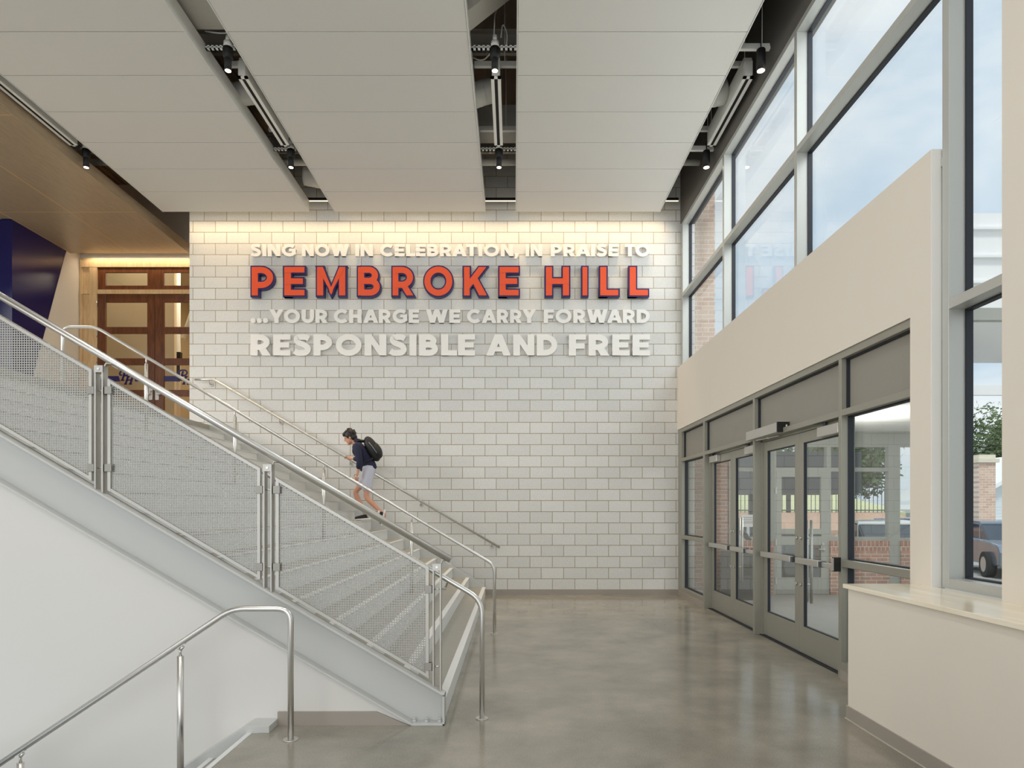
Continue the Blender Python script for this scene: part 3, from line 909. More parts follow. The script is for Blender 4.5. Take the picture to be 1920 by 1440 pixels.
# ------------------------------------------------------------------ wooden landing doors
UD = 13.3 / F
dx = lambda u: (u - 963) * UD
dz = lambda v: EYE + (955 - v) * UD
d3 = empty('door_3', (dx(293), 13.3, LAND)); struct(d3, 'tall dark-stained wooden double doors with glass lights on the landing', 'door')
fr = MB()
fr.box(-8.99, dx(155), 13.25, 13.3, LAND, dz(487)); fr.box(dx(172), dx(186), 13.23, 13.3, LAND, dz(503)); fr.box(dx(155), dx(430), 13.226, 13.3, dz(503), dz(491))
fr.box(dx(155), dx(430), 13.228, 13.3, dz(553), dz(545))
fr.box(dx(155), dx(172), 13.265, 13.3, LAND, dz(503)); fr.box(-8.99, -5.95, 13.27, 13.3, dz(491), 6.76); fr.box(dx(155), dx(158), 13.24, 13.3, LAND, dz(503))
fr.build('door_surround', M['maple'], d3)
def leaf(u0, u1, gl0, gl1, hs):
    l = MB()
    y0, y1 = 13.24, 13.285
    vb = 955 - (LAND - EYE) / UD
    l.box(dx(u0), dx(gl0), y0, y1, LAND, dz(553.5)); l.box(dx(gl1), dx(u1), y0, y1, LAND, dz(553.5))
    rows = [(568.5, 614.5), (627, 673), (685.5, 732), (744, 792)]
    prev = 553.5
    for a, b_ in rows:
        l.box(dx(gl0), dx(gl1), y0, y1, dz(a), dz(prev)); prev = b_
    if dz(prev) > LAND + 0.02: l.box(dx(gl0), dx(gl1), y0, y1, LAND, dz(prev))
    lo_ = l.build('door_leaf', M['walnut'], d3, bevel=0.004)
    for a, b_ in rows:
        gp = MB(); gp.box(dx(gl0), dx(gl1), 13.26, 13.266, max(dz(b_), LAND), dz(a)); gp.build('glass_pane', M['glass'], lo_)
    for v in (572, 630, 685, 740):
        hh = MB(); hh.cyl((dx(hs), 13.235, dz(v + 4)), 0.014, 0.10, 'z', 10); hh.build('hinge', M['aluminium'], lo_)
    # logo band and monogram on the third row of glass
    yl = 13.252
    bz0, bz1 = dz(716), dz(706)
    gm = (gl0 + gl1) / 2 + 1
    b = MB()
    b.prism([(dx(gl0), bz0), (dx(gm - 13), bz0), (dx(gm - 16), bz1), (dx(gl0), bz1)], yl, yl + 0.006)
    b.prism([(dx(gm + 15), bz0), (dx(gl1), bz0), (dx(gl1), bz1), (dx(gm + 12), bz1)], yl, yl + 0.006)
    b.build('logo_band', M['letter_navy'], lo_)
    mk = MB()
    def stroke(pts, wd):
        p3 = [Vector((dx(gm + a), yl, dz(b2))) for a, b2 in pts]
        for i in range(len(p3) - 1):
            mk.bar(p3[i], p3[i + 1], 0.006, wd)
    wd = 0.034
    # script P
    stroke([(-9, 714), (-4, 697)], wd * 1.2); stroke([(-13, 704.5), (-14, 701), (-12, 697.5), (-7, 695), (0, 695), (3.5, 698), (3, 702), (-1, 705), (-6, 705)], wd * 0.95); stroke([(-13, 704.5), (-9.5, 704)], wd * 0.8); stroke([(-12, 714), (-5, 714)], wd * 0.7)
    # script H
    stroke([(-3, 721), (2, 706.5)], wd * 1.15); stroke([(6, 721), (10.5, 706.5)], wd * 1.15); stroke([(-1, 714), (8, 713)], wd * 0.8); stroke([(-6, 721), (0, 721)], wd * 0.7); stroke([(3, 721), (9, 721)], wd * 0.7); stroke([(-1, 707), (5, 707)], wd * 0.7); stroke([(8, 707), (13, 707)], wd * 0.7)
    mk.build('monogram', M['letter_navy'], lo_)
    return lo_
la = leaf(187, 292.6, 201, 279, 185)
lb = leaf(293.4, 400, 310, 387, 402)
tr = MB()
for (u0, u1, g0, g1) in ((187, 292.8, 201, 279), (293.2, 400, 310, 387)):
    y0, y1 = 13.245, 13.285
    tr.box(dx(u0), dx(g0), y0, y1, dz(545), dz(503)); tr.box(dx(g1), dx(u1), y0, y1, dz(545), dz(503)); tr.box(dx(g0), dx(g1), y0, y1, dz(545), dz(537)); tr.box(dx(g0), dx(g1), y0, y1, dz(513), dz(503))
tro = tr.build('transom', M['walnut'], d3, bevel=0.004)
for g0, g1 in ((201, 279), (310, 387)):
    gp = MB(); gp.box(dx(g0), dx(g1), 13.262, 13.268, dz(537), dz(513)); gp.build('transom_glass', M['door_glass'], tro)
for uc, side, lf in ((286, 1, la), (298, 1, lb)):
    p = MB(); p.box(dx(uc - 3.5), dx(uc + 3.5), 13.225, 13.24, dz(751), dz(727)); p.cyl((dx(uc), 13.19, dz(735)), 0.022, 0.04, 'y', 14); p.box(dx(uc - (8 if lf is la else 0)), dx(uc + (0 if lf is la else 8)), 13.185, 13.2, dz(741.5), dz(739))
    p.build('lever_handle', M['aluminium'], lf, bevel=0.002)
# lit hall behind the doors
hb = MB()
hb.box(-10.0, -7.9, 14.9, 15.0, LAND, 8.0); hb.box(-10, -2, 19.9, 20.0, LAND, 8.0); hb.box(-10.1, -10, 13.5, 20, LAND, 8.0); hb.box(-2.1, -2.0, 13.6, 20, LAND, 8); hb.box(-10, -2, 13.5, 20, 8.0, 8.1)
struct(hb.build('wall_gym', M['cream']), 'cream walls of the lit hall seen through the wooden doors', 'wall')
struct(box('floor', M['maple'], (-10, -2, 13.5, 20, LAND - 0.1, LAND)), 'pale wood floor of the hall behind the wooden doors', 'floor')
b = MB(); b.cyl((-8.25, 15.6, LAND), 0.12, 4.9, 'z', 18)
tag(b.build('steel_column', M['vest_white']), 'cream round column behind the wooden doors glass', 'column')
b = MB(); b.tube([(-8.1, 15.7, 5.75), (-7.6, 15.7, 7.2)], 0.06, 12); tag(b.build('diagonal_brace', M['vest_white']), 'cream diagonal brace behind the wooden doors glass', 'brace')
b = MB(); b.box(-9.0, -2.2, 18.6, 18.9, 4.3, 5.1); tag(b.build('wall_pad', M['gym_red']), 'red wall pad band behind the wooden doors glass', 'wall pad')
b = MB(); b.box(-9.0, -2.2, 17.2, 17.4, LAND, 3.7); tag(b.build('floor_barrier', M['gym_red']), 'low red barrier behind the wooden doors glass', 'barrier')
b = MB(); b.box(-8.15, -8.0, 15.2, 15.35, 4.62, 5.2); b.box(-8.05, -7.93, 15.22, 15.32, 5.1, 5.3); tag(b.build('wall_speaker', M['black']), 'small black bracketed device by the cream column', 'speaker')
pl_ = bpy.data.lights.new('gym_lamp', 'AREA'); pl_.size = 3; pl_.energy = 160; pl_.color = (1, 0.84, 0.6)
po_ = bpy.data.objects.new('gym_lamp', pl_); COL.objects.link(po_); po_.location = (-6.5, 16.2, 7.9)
pl2 = bpy.data.lights.new('corridor_lamp', 'AREA'); pl2.size = 0.8; pl2.energy = 16; pl2.color = (1, 0.84, 0.62)
po2 = bpy.data.objects.new('corridor_lamp', pl2); COL.objects.link(po2); po2.location = (-8.6, 14.2, 7.9)

# ------------------------------------------------------------------ glazing helper
def pane(parent, y0, y1, z0, z1, xg, gd=0.04, mat='glass', gm='gasket'):
    g_ = MB(); t = 0.012
    for (a, b_, c, d) in ((y0, y0 + t, z0, z1), (y1 - t, y1, z0, z1), (y0 + t, y1 - t, z0, z0 + t), (y0 + t, y1 - t, z1 - t, z1)):
        g_.box(xg - gd, xg + 0.01, a, b_, c, d)
    go = g_.build('gasket', M[gm], parent)
    p = MB(); p.box(xg, xg + 0.008, y0 + 0.004, y1 - 0.004, z0 + 0.004, z1 - 0.004)
    p.build('glass_pane', M[mat], parent)

# ------------------------------------------------------------------ tall window wall
def cwx(): return 3.05, 3.175
win = MB()
xf0, xf1 = 3.05, 3.215
mulls = [(11.546, 11.66), (9.28, 9.345), (6.893, 6.958), (4.487, 4.555)]
for (a, b_) in mulls:
    win.box(xf0, xf1, a, b_, 4.0 if a > 4.6 else 1.0, 6.76)
bays = [(9.345, 11.546), (6.958, 9.28), (4.555, 6.893), (3.84, 4.487)]
for (a, b_) in bays:
    win.box(xf0, xf1, a, b_, 6.70, 6.765); win.box(xf0, xf1, a, b_, 5.40, 5.465)
    if a > 4.5: win.box(xf0, xf1, a, b_, 4.0, 4.06)
    else:
        win.box(xf0, xf1, a, b_, 1.0, 1.07); win.box(xf0, xf1, a, b_, 2.96, 3.03)
w1 = win.build('window_1', M['cw_frame'], bevel=0.002); struct(w1, 'tall silver-framed window wall above the entrance', 'window')
for (a, b_) in bays:
    pane(w1, a, b_, 5.465, 6.70, 3.205)
    if a > 4.5: pane(w1, a, b_, 4.06, 5.40, 3.205)
    else:
        pane(w1, a, b_, 3.03, 5.40, 3.205); pane(w1, a, b_, 1.07, 2.96, 3.205)
# window in the off-frame bay
win = MB(); win.box(3.05, 3.2, 0.2, 2.6, 1.0, 1.07); win.box(3.05, 3.2, 0.2, 2.6, 6.7, 6.77); win.box(3.05, 3.2, 0.2, 0.27, 1.07, 6.7); win.box(3.05, 3.2, 2.53, 2.6, 1.07, 6.7)
w3 = win.build('window_3', M['cw_frame']); struct(w3, 'silver-framed window bay over the half wall outside the frame', 'window'); pane(w3, 0.27, 2.53, 1.07, 6.7, 3.19)

# ------------------------------------------------------------------ entrance storefront
sf = MB()
x0, x1 = 3.0, 3.125
sfm = [(11.43, 11.66), (10.056, 10.14), (7.97, 8.027), (5.858, 5.911), (4.72, 4.80)]
for (a, b_) in sfm: sf.box(x0, x1, a, b_, 0.0, 2.935)
sb = [(10.14, 11.43), (8.027, 10.056), (5.911, 7.97), (4.80, 5.858)]
sf.box(x0, x1, 4.72, 11.66, 2.935, 2.998)
for (a, b_) in sb:
    sf.box(x0, x1, a, b_, 2.41, 2.468)
for (a, b_) in (sb[0], sb[3]):
    sf.box(x0, x1, a, b_, 1.03, 1.095); sf.box(x0, x1, a, b_, 0.095, 0.16)
    sf.box(x0 - 0.002, x1, a - 0.08, b_ + 0.06, 0.0, 0.096)
w2 = sf.build('window_2', M['frame'], bevel=0.002); struct(w2, 'grey-green aluminium storefront frame around the entrance doors', 'window')
for (a, b_) in sb:
    s_ = MB(); s_.box(3.075, 3.11, a, b_, 2.468, 2.935); s_.build('spandrel_panel', M['spandrel'], w2)
    g_ = MB(); g_.box(3.045, 3.08, b_ - 0.012, b_, 2.468, 2.935); g_.box(3.045, 3.08, a, b_, 2.922, 2.935); g_.build('gasket', M['gasket'], w2)
for (a, b_) in (sb[0], sb[3]):
    pane(w2, a, b_, 1.095, 2.41, 3.10, mat='door_glass'); pane(w2, a, b_, 0.16, 1.03, 3.10, mat='door_glass')
bt = MB(); bt.box(2.988, 2.998, 10.06, YB, 0.0, 0.09); bt.box(2.988, 2.998, 4.82, 5.86, 0, 0.09)
struct(bt.build('baseboard_entrance', M['base_tile']), 'taupe base strip below the entrance sidelights', 'baseboard')

def door_pair(name, ya, yb, ym, label):
    d = empty(name, (3.11, ym, 0)); struct(d, label, 'door')
    fa = MB(); xa, xb = 3.085, 3.13
    fa.box(xa, xb, yb - 0.03, yb, 0, 2.41); fa.box(xa, xb, ya, ya + 0.03, 0, 2.41); fa.box(xa, xb, ya, yb, 2.385, 2.41)
    fa.build('door_frame', M['frame'], d)
    th = MB(); th.box(3.06, 3.2, ya, yb, 0.0, 0.008); th.build('threshold', M['gasket'], d)
    for k, (a, b_) in enumerate(((ym + 0.002, yb - 0.03), (ya + 0.03, ym - 0.002))):
        far = k == 0
        l = MB(); X0, X1 = 3.105, 3.15
        sw = 0.10
        l.box(X0, X1, a, a + sw, 0.012, 2.382); l.box(X0, X1, b_ - sw, b_, 0.012, 2.382); l.box(X0, X1, a + sw, b_ - sw, 2.27, 2.382); l.box(X0, X1, a + sw, b_ - sw, 0.012, 0.30)
        lo_ = l.build('door_leaf', M['frame'], d, bevel=0.002)
        g_ = MB(); gy0, gy1, gz0, gz1 = a + sw, b_ - sw, 0.30, 2.27; t = 0.010
        for q in ((gy0, gy0 + t, gz0, gz1), (gy1 - t, gy1, gz0, gz1), (gy0, gy1, gz0, gz0 + t), (gy0, gy1, gz1 - t, gz1)):
            g_.box(3.112, 3.14, *q)
        g_.build('gasket', M['gasket'], lo_)
        p = MB(); p.box(3.126, 3.134, gy0, gy1, gz0, gz1); p.build('glass_pane', M['door_glass'], lo_)
        # push bar: thin rail across, fat pad on the latch half
        ms = a if far else b_            # meeting edge
        s = 1 if far else -1
        pb = MB()
        pb.box(3.055, 3.085, ms + s * 0.03, ms + s * 0.93, 0.985, 1.03)
        rail = pb.build('push_bar', M['aluminium'], lo_, bevel=0.003)
        pd = MB()
        if far: pd.box(3.04, 3.085, ms + 0.09, ms + 0.93, 0.975, 1.04)
        else: pd.box(3.04, 3.085, ms - 0.04, ms - 0.56, 0.975, 1.04)
        pd.build('push_pad', M['aluminium'], lo_, bevel=0.006)
        e = MB()
        for yy in ((ms + 0.05,) if far else (ms - 0.58, )):
            e.box(3.045, 3.105, yy - 0.022, yy + 0.022, 0.978, 1.037)
        e.box(3.05, 3.105, ms + s * 0.90, ms + s * 0.94, 0.98, 1.035)
        e.build('end_bracket', M['dark_metal'], lo_)
        for zb in (1.245, 0.745):
            bb_ = MB(); bb_.cyl((3.09, ms + s * 0.048, zb), 0.018, 0.016, 'x', 14); bb_.build('through_bolt', M['aluminium'], lo_)
        h = MB(); yh = ms + s * 0.05
        h.cyl((3.215, yh, 0.54), 0.016, 0.90, 'z', 14)
        for zb in (1.245, 0.745): h.cyl((3.15, yh, zb), 0.009, 0.066, 'x', 10)
        h.build('pull_handle', M['stainless'], lo_)
    return d
dA = door_pair('door_1', 8.027, 10.056, 9.06, 'farther pair of glazed grey entrance doors near the block wall')
dB = door_pair('door_2', 5.911, 7.97, 6.963, 'nearer pair of glazed grey entrance doors beside the half wall')
def closer(par, y0, y1, ypiv):
    b = MB(); b.box(3.04, 3.104, y0, y1, 2.275, 2.375); c = b.build('door_closer', M['aluminium'], par, bevel=0.005)
    a = MB(); a.bar((3.05, (y0 + y1) / 2 + 0.08, 2.40), (3.02, ypiv, 2.425), 0.03, 0.01); a.bar((3.02, ypiv, 2.425), (3.03, y1 - 0.02, 2.43), 0.028, 0.01); a.cyl((3.06, (y0 + y1) / 2 + 0.08, 2.375), 0.02, 0.04, 'z', 12)
    a.build('closer_arm', M['dark_metal'], c)
closer(dA, 9.60, 9.95, 9.45); closer(dA, 8.10, 8.44, 8.6); closer(dB, 6.0, 6.42, 6.6)
b = MB(); b.box(2.94, 3.07, 7.15, 8.1, 2.42, 2.53); op = b.build('door_operator', M['aluminium'], bevel=0.004)
tag(op, 'silver automatic operator box with black end over the nearer doors', 'door operator')
b = MB(); b.box(2.938, 3.07, 7.125, 7.15, 2.418, 2.532); ec = b.build('end_cap', M['black'], op)
b = MB(); b.box(3.03, 3.045, 7.122, 7.126, 2.45, 2.50); b.build('switch', M['paper'], op)
b = MB(); b.bar((3.0, 7.9, 2.405), (3.05, 7.35, 2.40), 0.025, 0.01); b.cyl((3.02, 7.6, 2.39), 0.02, 0.03, 'z', 12); b.build('operator_arm', M['aluminium'], op)
b = MB(); b.box(2.935, 3.0, 5.865, 5.905, 0.985, 1.115); sw_ = b.build('door_actuator', M['black'], bevel=0.004)
tag(sw_, 'small black actuator switch on the mullion beside the half wall', 'switch')
b = MB(); b.box(2.931, 2.936, 5.868, 5.902, 0.992, 1.108); b.build('face_plate', M['aluminium'], sw_)

area_light('vestibule_down_fill', (5.2, 9.2, 2.93), (0, 0, 0), 1.5, 1.5, 45, (1.0, 0.98, 0.95))  # added fill that brightens the vestibule floor, not an actual fitting
area_light('vestibule_up_fill', (5.4, 9.6, 2.2), (R(180), 0, 0), 1.2, 1.2, 25, (1.0, 0.98, 0.95))  # added upward fill in mid-air, brightens the vestibule ceiling
# ------------------------------------------------------------------ vestibule and outdoors
UV = UW = YB / F
vx = lambda u: (u - 963) * UV
vz = lambda v: EYE + (955 - v) * UV
struct(box('floor', M['mat'], (3.2, 7.6, 4.0, 11.75, -0.2, 0.0)), 'grey carpet mat floor of the entrance vestibule', 'floor')
cl = MB(); cl.prism([(3.2, 5.0), (7.3, 10.6), (7.3, 11.9), (3.2, 11.9)], 2.98, 3.5, axis='z')
struct(cl.build('ceiling_vestibule', M['vest_white']), 'white vestibule ceiling beyond the entrance doors', 'ceiling')
vw = MB()
vw.box(vx(1378), vx(1450), YB, YB + 0.2, 0.0, 0.80); vw.box(vx(1557), vx(1668), YB, YB + 0.2, 0.0, 0.80); vw.box(vx(1690), 7.35, YB, YB + 0.2, 0.0, 0.80)
v_ = vw.build('wall_vestibule', M['brick']); struct(v_, 'low red brick wall closing the vestibule', 'wall')
so_ = MB(); so_.box(vx(1378), vx(1450), YB - 0.004, YB + 0.2, 0.80, 0.98); so_.box(vx(1557), vx(1668), YB - 0.004, YB + 0.2, 0.80, 0.98); so_.box(vx(1690), 7.35, YB - 0.004, YB + 0.2, 0.8, 0.98)
so_.build('soldier_course', M['soldier'], v_)
bp_ = box('trim_2', M['brick'], (vx(1338), vx(1363), YB - 0.05, YB + 0.3, 0.0, 2.9)); struct(bp_, 'red brick pier at the vestibule corner', 'trim')
vf = MB()
y0, y1 = YB + 0.04, YB + 0.14
def vbar(u0, u1, z0, z1, mb=vf):
    e_ = 0.004 if z1 - z0 > 2 else 0.0
    mb.box(vx(u0), vx(u1), y0 - e_, y1 + e_, z0, z1)
for (u0, u1) in ((1368, 1378), (1446, 1457), (1552, 1560), (1668, 1690)): vbar(u0, u1, 0.0, 2.98)
vbar(1378, 1446, 0.98, 1.05); vbar(1560, 1668, 0.98, 1.05); vbar(1690, 1717, 0.98, 1.03)
vbar(1368, 1717, 2.70, 2.98); vbar(1368, 1668, 2.25, 2.32)
w4 = vf.build('window_4', M['vest_frame']); struct(w4, 'pale grey window frame at the far end of the vestibule', 'window')
for (u0, u1, za, zb_) in ((1378, 1446, 1.05, 2.25), (1560, 1668, 1.05, 2.25), (1690, 1717, 1.03, 2.7), (1378, 1446, 2.32, 2.7), (1560, 1668, 2.32, 2.7), (1457, 1552, 2.32, 2.7)):
    p = MB(); p.box(vx(u0), vx(u1), YB + 0.08, YB + 0.088, za, zb_); p.build('glass_pane', M['glass'], w4)
# far single door of the vestibule
d4 = empty('door_4', (vx(1505), YB, 0)); struct(d4, 'pale grey outer vestibule door with two glass lights', 'door')
dl = MB(); ya_, yb_ = YB + 0.03, YB + 0.08
ua, ub = 1457, 1552
dl.box(vx(ua), vx(1467), ya_, yb_, 0.01, 2.25); dl.box(vx(1541), vx(ub), ya_, yb_, 0.01, 2.25)
dl.box(vx(1467), vx(1541), ya_, yb_, 0.01, 0.31); dl.box(vx(1467), vx(1541), ya_, yb_, 0.90, 1.20); dl.box(vx(1467), vx(1541), ya_, yb_, 2.15, 2.25)
dlo = dl.build('door_leaf', M['vest_frame'], d4, bevel=0.003)
gp = MB(); gp.box(vx(1467), vx(1541), YB + 0.05, YB + 0.058, 1.20, 2.15); gp.build('upper_glass', M['glass'], dlo)
gp = MB(); gp.box(vx(1467), vx(1541), YB + 0.05, YB + 0.058, 0.31, 0.90); gp.build('lower_glass', M['dark_glass'], dlo)
gp = MB(); gp.box(vx(1467), vx(1541), ya_ - 0.01, ya_, 1.07, 1.10); gp.build('panic_bar', M['dark_metal'], dlo)
k_ = MB(); k_.cyl((vx(1545.5), ya_ - 0.03, 0.83), 0.022, 0.03, 'y', 12); k_.box(vx(1535), vx(1546), ya_ - 0.045, ya_ - 0.03, 0.82, 0.84); k_.cyl((vx(1544), ya_ - 0.02, 0.925), 0.026, 0.02, 'y', 14); k_.build('door_handle', M['aluminium'], dlo)
for z in (0.25, 0.95, 1.9):
    h = MB(); h.box(vx(1454.5), vx(1457.5), ya_ - 0.012, ya_ + 0.01, z - 0.06, z + 0.06); h.build('hinge', M['aluminium'], dlo)
# things in the vestibule
nt_ = box('paper_notice', M['paper'], (vx(1391), vx(1428), YB + 0.028, YB + 0.034, vz(988), vz(965))); tag(nt_, 'white paper notice on the vestibule end wall', 'notice')
ln = MB()
for k in range(4): ln.box(vx(1394), vx(1425), YB + 0.026, YB + 0.028, vz(971 + k * 3.4), vz(970 + k * 3.4))
ln.build('print_lines', M['print'], nt_)
mbx = box('lock_box', M['dark_metal'], (vx(1392), vx(1412), YB - 0.14, YB - 0.002, vz(1066), vz(1035)), bevel=0.004); tag(mbx, 'dark grey metal box on the low brick wall', 'box')
k_ = MB(); k_.cyl((vx(1400), YB - 0.15, vz(1051)), 0.012, 0.012, 'y', 12); k_.build('knob', M['aluminium'], mbx)
ks = thing('check_in_kiosk', 'dark kiosk pedestal with a tilted tablet behind the farther doors', 'kiosk', (3.95, 11.2, 0))
b = MB(); b.box(3.70, 4.12, 10.95, 11.45, 0.0, 0.82); b.build('cabinet', M['dark_metal'], ks, bevel=0.01)
b = MB(); b.box(3.74, 4.08, 10.945, 10.951, 0.42, 0.62); b.build('front_panel', M['black'], ks)
b = MB(); b.tube([(3.80, 11.1, 0.82), (3.80, 11.1, 0.98), (3.86, 11.08, 1.10), (3.95, 11.05, 1.16)], 0.022, 10, bend=0.08); b.build('arm', M['dark_metal'], ks)
b = MB(); b.bar((3.86, 11.05, 1.30), (4.06, 11.05, 1.03), 0.26, 0.02); b.build('tablet', M['screen'], ks)

# brick tower past the block wall
struct(box('trim_3', M['tan_brick'], (3.30, 3.90, 12.4, 13.6, 0.0, 11.0)), 'tan brick corner tower outside the far window', 'trim')

# ground, lawn, trees, house, cars
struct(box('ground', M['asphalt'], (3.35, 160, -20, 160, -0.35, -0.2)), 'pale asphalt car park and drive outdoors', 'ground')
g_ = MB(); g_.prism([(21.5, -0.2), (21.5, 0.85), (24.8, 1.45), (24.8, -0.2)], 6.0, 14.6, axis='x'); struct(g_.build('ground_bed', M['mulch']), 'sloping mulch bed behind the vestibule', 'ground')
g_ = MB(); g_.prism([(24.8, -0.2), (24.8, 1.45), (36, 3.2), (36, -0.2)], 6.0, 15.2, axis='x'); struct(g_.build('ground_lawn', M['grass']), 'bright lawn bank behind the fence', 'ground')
fc = thing('iron_fence', 'dark iron picket fence on the lawn bank', 'fence', (10, 24.7, 1.4))
pk = MB()
k = 6.2
while k < 14.4:
    pk.box(k, k + 0.02, 24.7, 24.72, 1.40, 2.5); k += 0.16
pk.build('pickets', M['dark_metal'], fc)
rr_ = MB(); rr_.box(6.2, 14.4, 24.69, 24.73, 2.38, 2.42); rr_.box(6.2, 14.4, 24.69, 24.73, 1.50, 1.54); rr_.build('rails', M['dark_metal'], fc)
for x in (6.2, 8.2, 10.6, 12.6, 14.4):
    p = MB(); p.box(x - 0.06, x + 0.06, 24.66, 24.76, 1.3, 2.6); p.build('post', M['dark_metal'], fc)
sh = thing('shelter_roof', 'dark grey slab roof outside above the iron fence', 'roof', (8.3, 18, 0))
box('slab', M['dark_metal'], (6.6, 9.35, 17.2, 19.0, 1.98, 3.1), sh)
for x in (6.7, 9.25): box('post', M['dark_metal'], (x - 0.06, x + 0.06, 18.0, 18.12, -0.2, 1.98), sh)

def tree(name, label, x, y, h, cr, n=1400, trunk=True):
    t = thing(name, label, 'tree', (x, y, -0.2), 'trees beyond the car park')
    b = MB(); b.tube([(x, y, -0.2), (x + 0.1, y, h * 0.4), (x, y + 0.1, h * 0.75)], [0.28, 0.2, 0.08], 8); b.build('trunk', M['bark'], t)
    cen = [(x + random.uniform(-cr, cr) * 0.65, y + random.uniform(-cr, cr) * 0.5, h * random.uniform(0.42, 0.85)) for _ in range(9)]
    lf = MB()
    for _ in range(n):
        c = random.choice(cen); d = Vector((random.gauss(0, 1), random.gauss(0, 1), random.gauss(0, 1))).normalized() * cr * random.uniform(0.12, 0.56)
        p = Vector(c) + d; s = random.uniform(0.10, 0.24)
        u = Vector((random.gauss(0, 1), random.gauss(0, 1), random.gauss(0, 1))).normalized(); w_ = u.orthogonal().normalized()
        lf.add([p - u * s, p + w_ * s * 0.6, p + u * s, p - w_ * s * 0.6], [(0, 1, 2, 3)])
    lf.build('crown', M['leaf'], t, recalc=False)
tree('leafy_tree', 'dark leafy tree behind the white gabled house', 44.0, 58, 10.6, 5.0, 7500)
tree('leafy_tree', 'leafy tree seen left of the white gabled house', 54, 66, 11.6, 4.6, 7500)
tree('leafy_tree', 'broad tree behind the parked cars through the sidelight', 27, 52, 9.2, 4.6, 7500)
tree('leafy_tree', 'tree at the lawn edge behind the parked cars', 20, 42, 7.6, 3.8, 6000)
tree('leafy_tree', 'tree beyond the lawn bank above the fence', 11.5, 48, 9.6, 4.2, 6000)

hs = thing('gabled_house', 'pale sided house with a gable roof and balcony beyond the car park', 'house', (33, 42, -0.2))
b = MB(); b.box(27.6, 39, 40, 48, -0.2, 1.9); b.prism([(27.6, 1.9), (39.0, 1.9), (33.3, 5.0)], 40, 48); b.build('walls', M['siding'], hs)
b = MB()
for k in range(10):
    b.box(27.62, 38.98, 39.985, 40.0, -0.1 + k * 0.2, 0.08 + k * 0.2)
b.build('lap_boards', M['siding'], hs)
rf = MB()
for s in (-1, 1):
    rf.prism([(33.3, 4.85), (33.3 + s * 6.3, 1.30), (33.3 + s * 6.3, 1.55), (33.3, 5.12)], 39.5, 48.3)
rf.build('roof', M['canopy_white'], hs)
for x in (28.9, 31.4):
    f_ = MB(); f_.box(x, x + 0.9, 39.95, 40.02, 0.2, 1.6); fo_ = f_.build('window', M['canopy_white'], hs); p = MB(); p.box(x + 0.08, x + 0.82, 39.93, 39.96, 0.28, 1.52); p.build('glass_pane', M['car_glass'], fo_)
bl_ = MB(); bl_.box(29.8, 33.5, 38.9, 40, 0.58, 0.72)
for k in range(19): bl_.box(29.8 + k * 0.2, 29.85 + k * 0.2, 38.9, 38.95, 0.72, 1.2)
bl_.box(29.8, 33.5, 38.88, 38.98, 1.2, 1.27)
bl_.build('balcony', M['canopy_white'], hs)

gp_ = thing('gate_pillar', 'tan brick pillar with a pale stone cap beyond the car park', 'pillar', (16.05, 22, -0.2))
box('shaft', M['tan_brick'], (15.85, 16.42, 21.8, 22.4, -0.2, 3.15), gp_)
b = MB(); b.box(15.78, 16.5, 21.72, 22.48, 3.15, 3.28); b.box(15.85, 16.42, 21.8, 22.4, 3.28, 3.42); b.build('cap', M['stone'], gp_)

cn = thing('entrance_canopy', 'white metal canopy outside the window by the pier', 'canopy', (7.0, 9.5, 3.0))
box('roof_deck', M['canopy_white'], (5.66, 8.6, 8.0, 10.6, 3.98, 5.256), cn)
lp = MB()
for z in (5.04, 4.69, 4.37): lp.box(5.65, 8.6, 7.95, 8.0, z, z + 0.03)
lp.build('panel_lip', M['canopy_white'], cn)
box('soffit_beam', M['vest_frame'], (5.62, 8.6, 7.92, 8.02, 3.90, 4.05), cn)
box('tie_beam', M['canopy_white'], (5.66, 8.6, 7.97, 8.03, 2.98, 3.10), cn)
for (x, y) in ((8.5, 8.1), (8.5, 10.4)): box('post', M['vest_frame'], (x - 0.06, x + 0.06, y - 0.06, y + 0.06, -0.2, 3.98), cn)

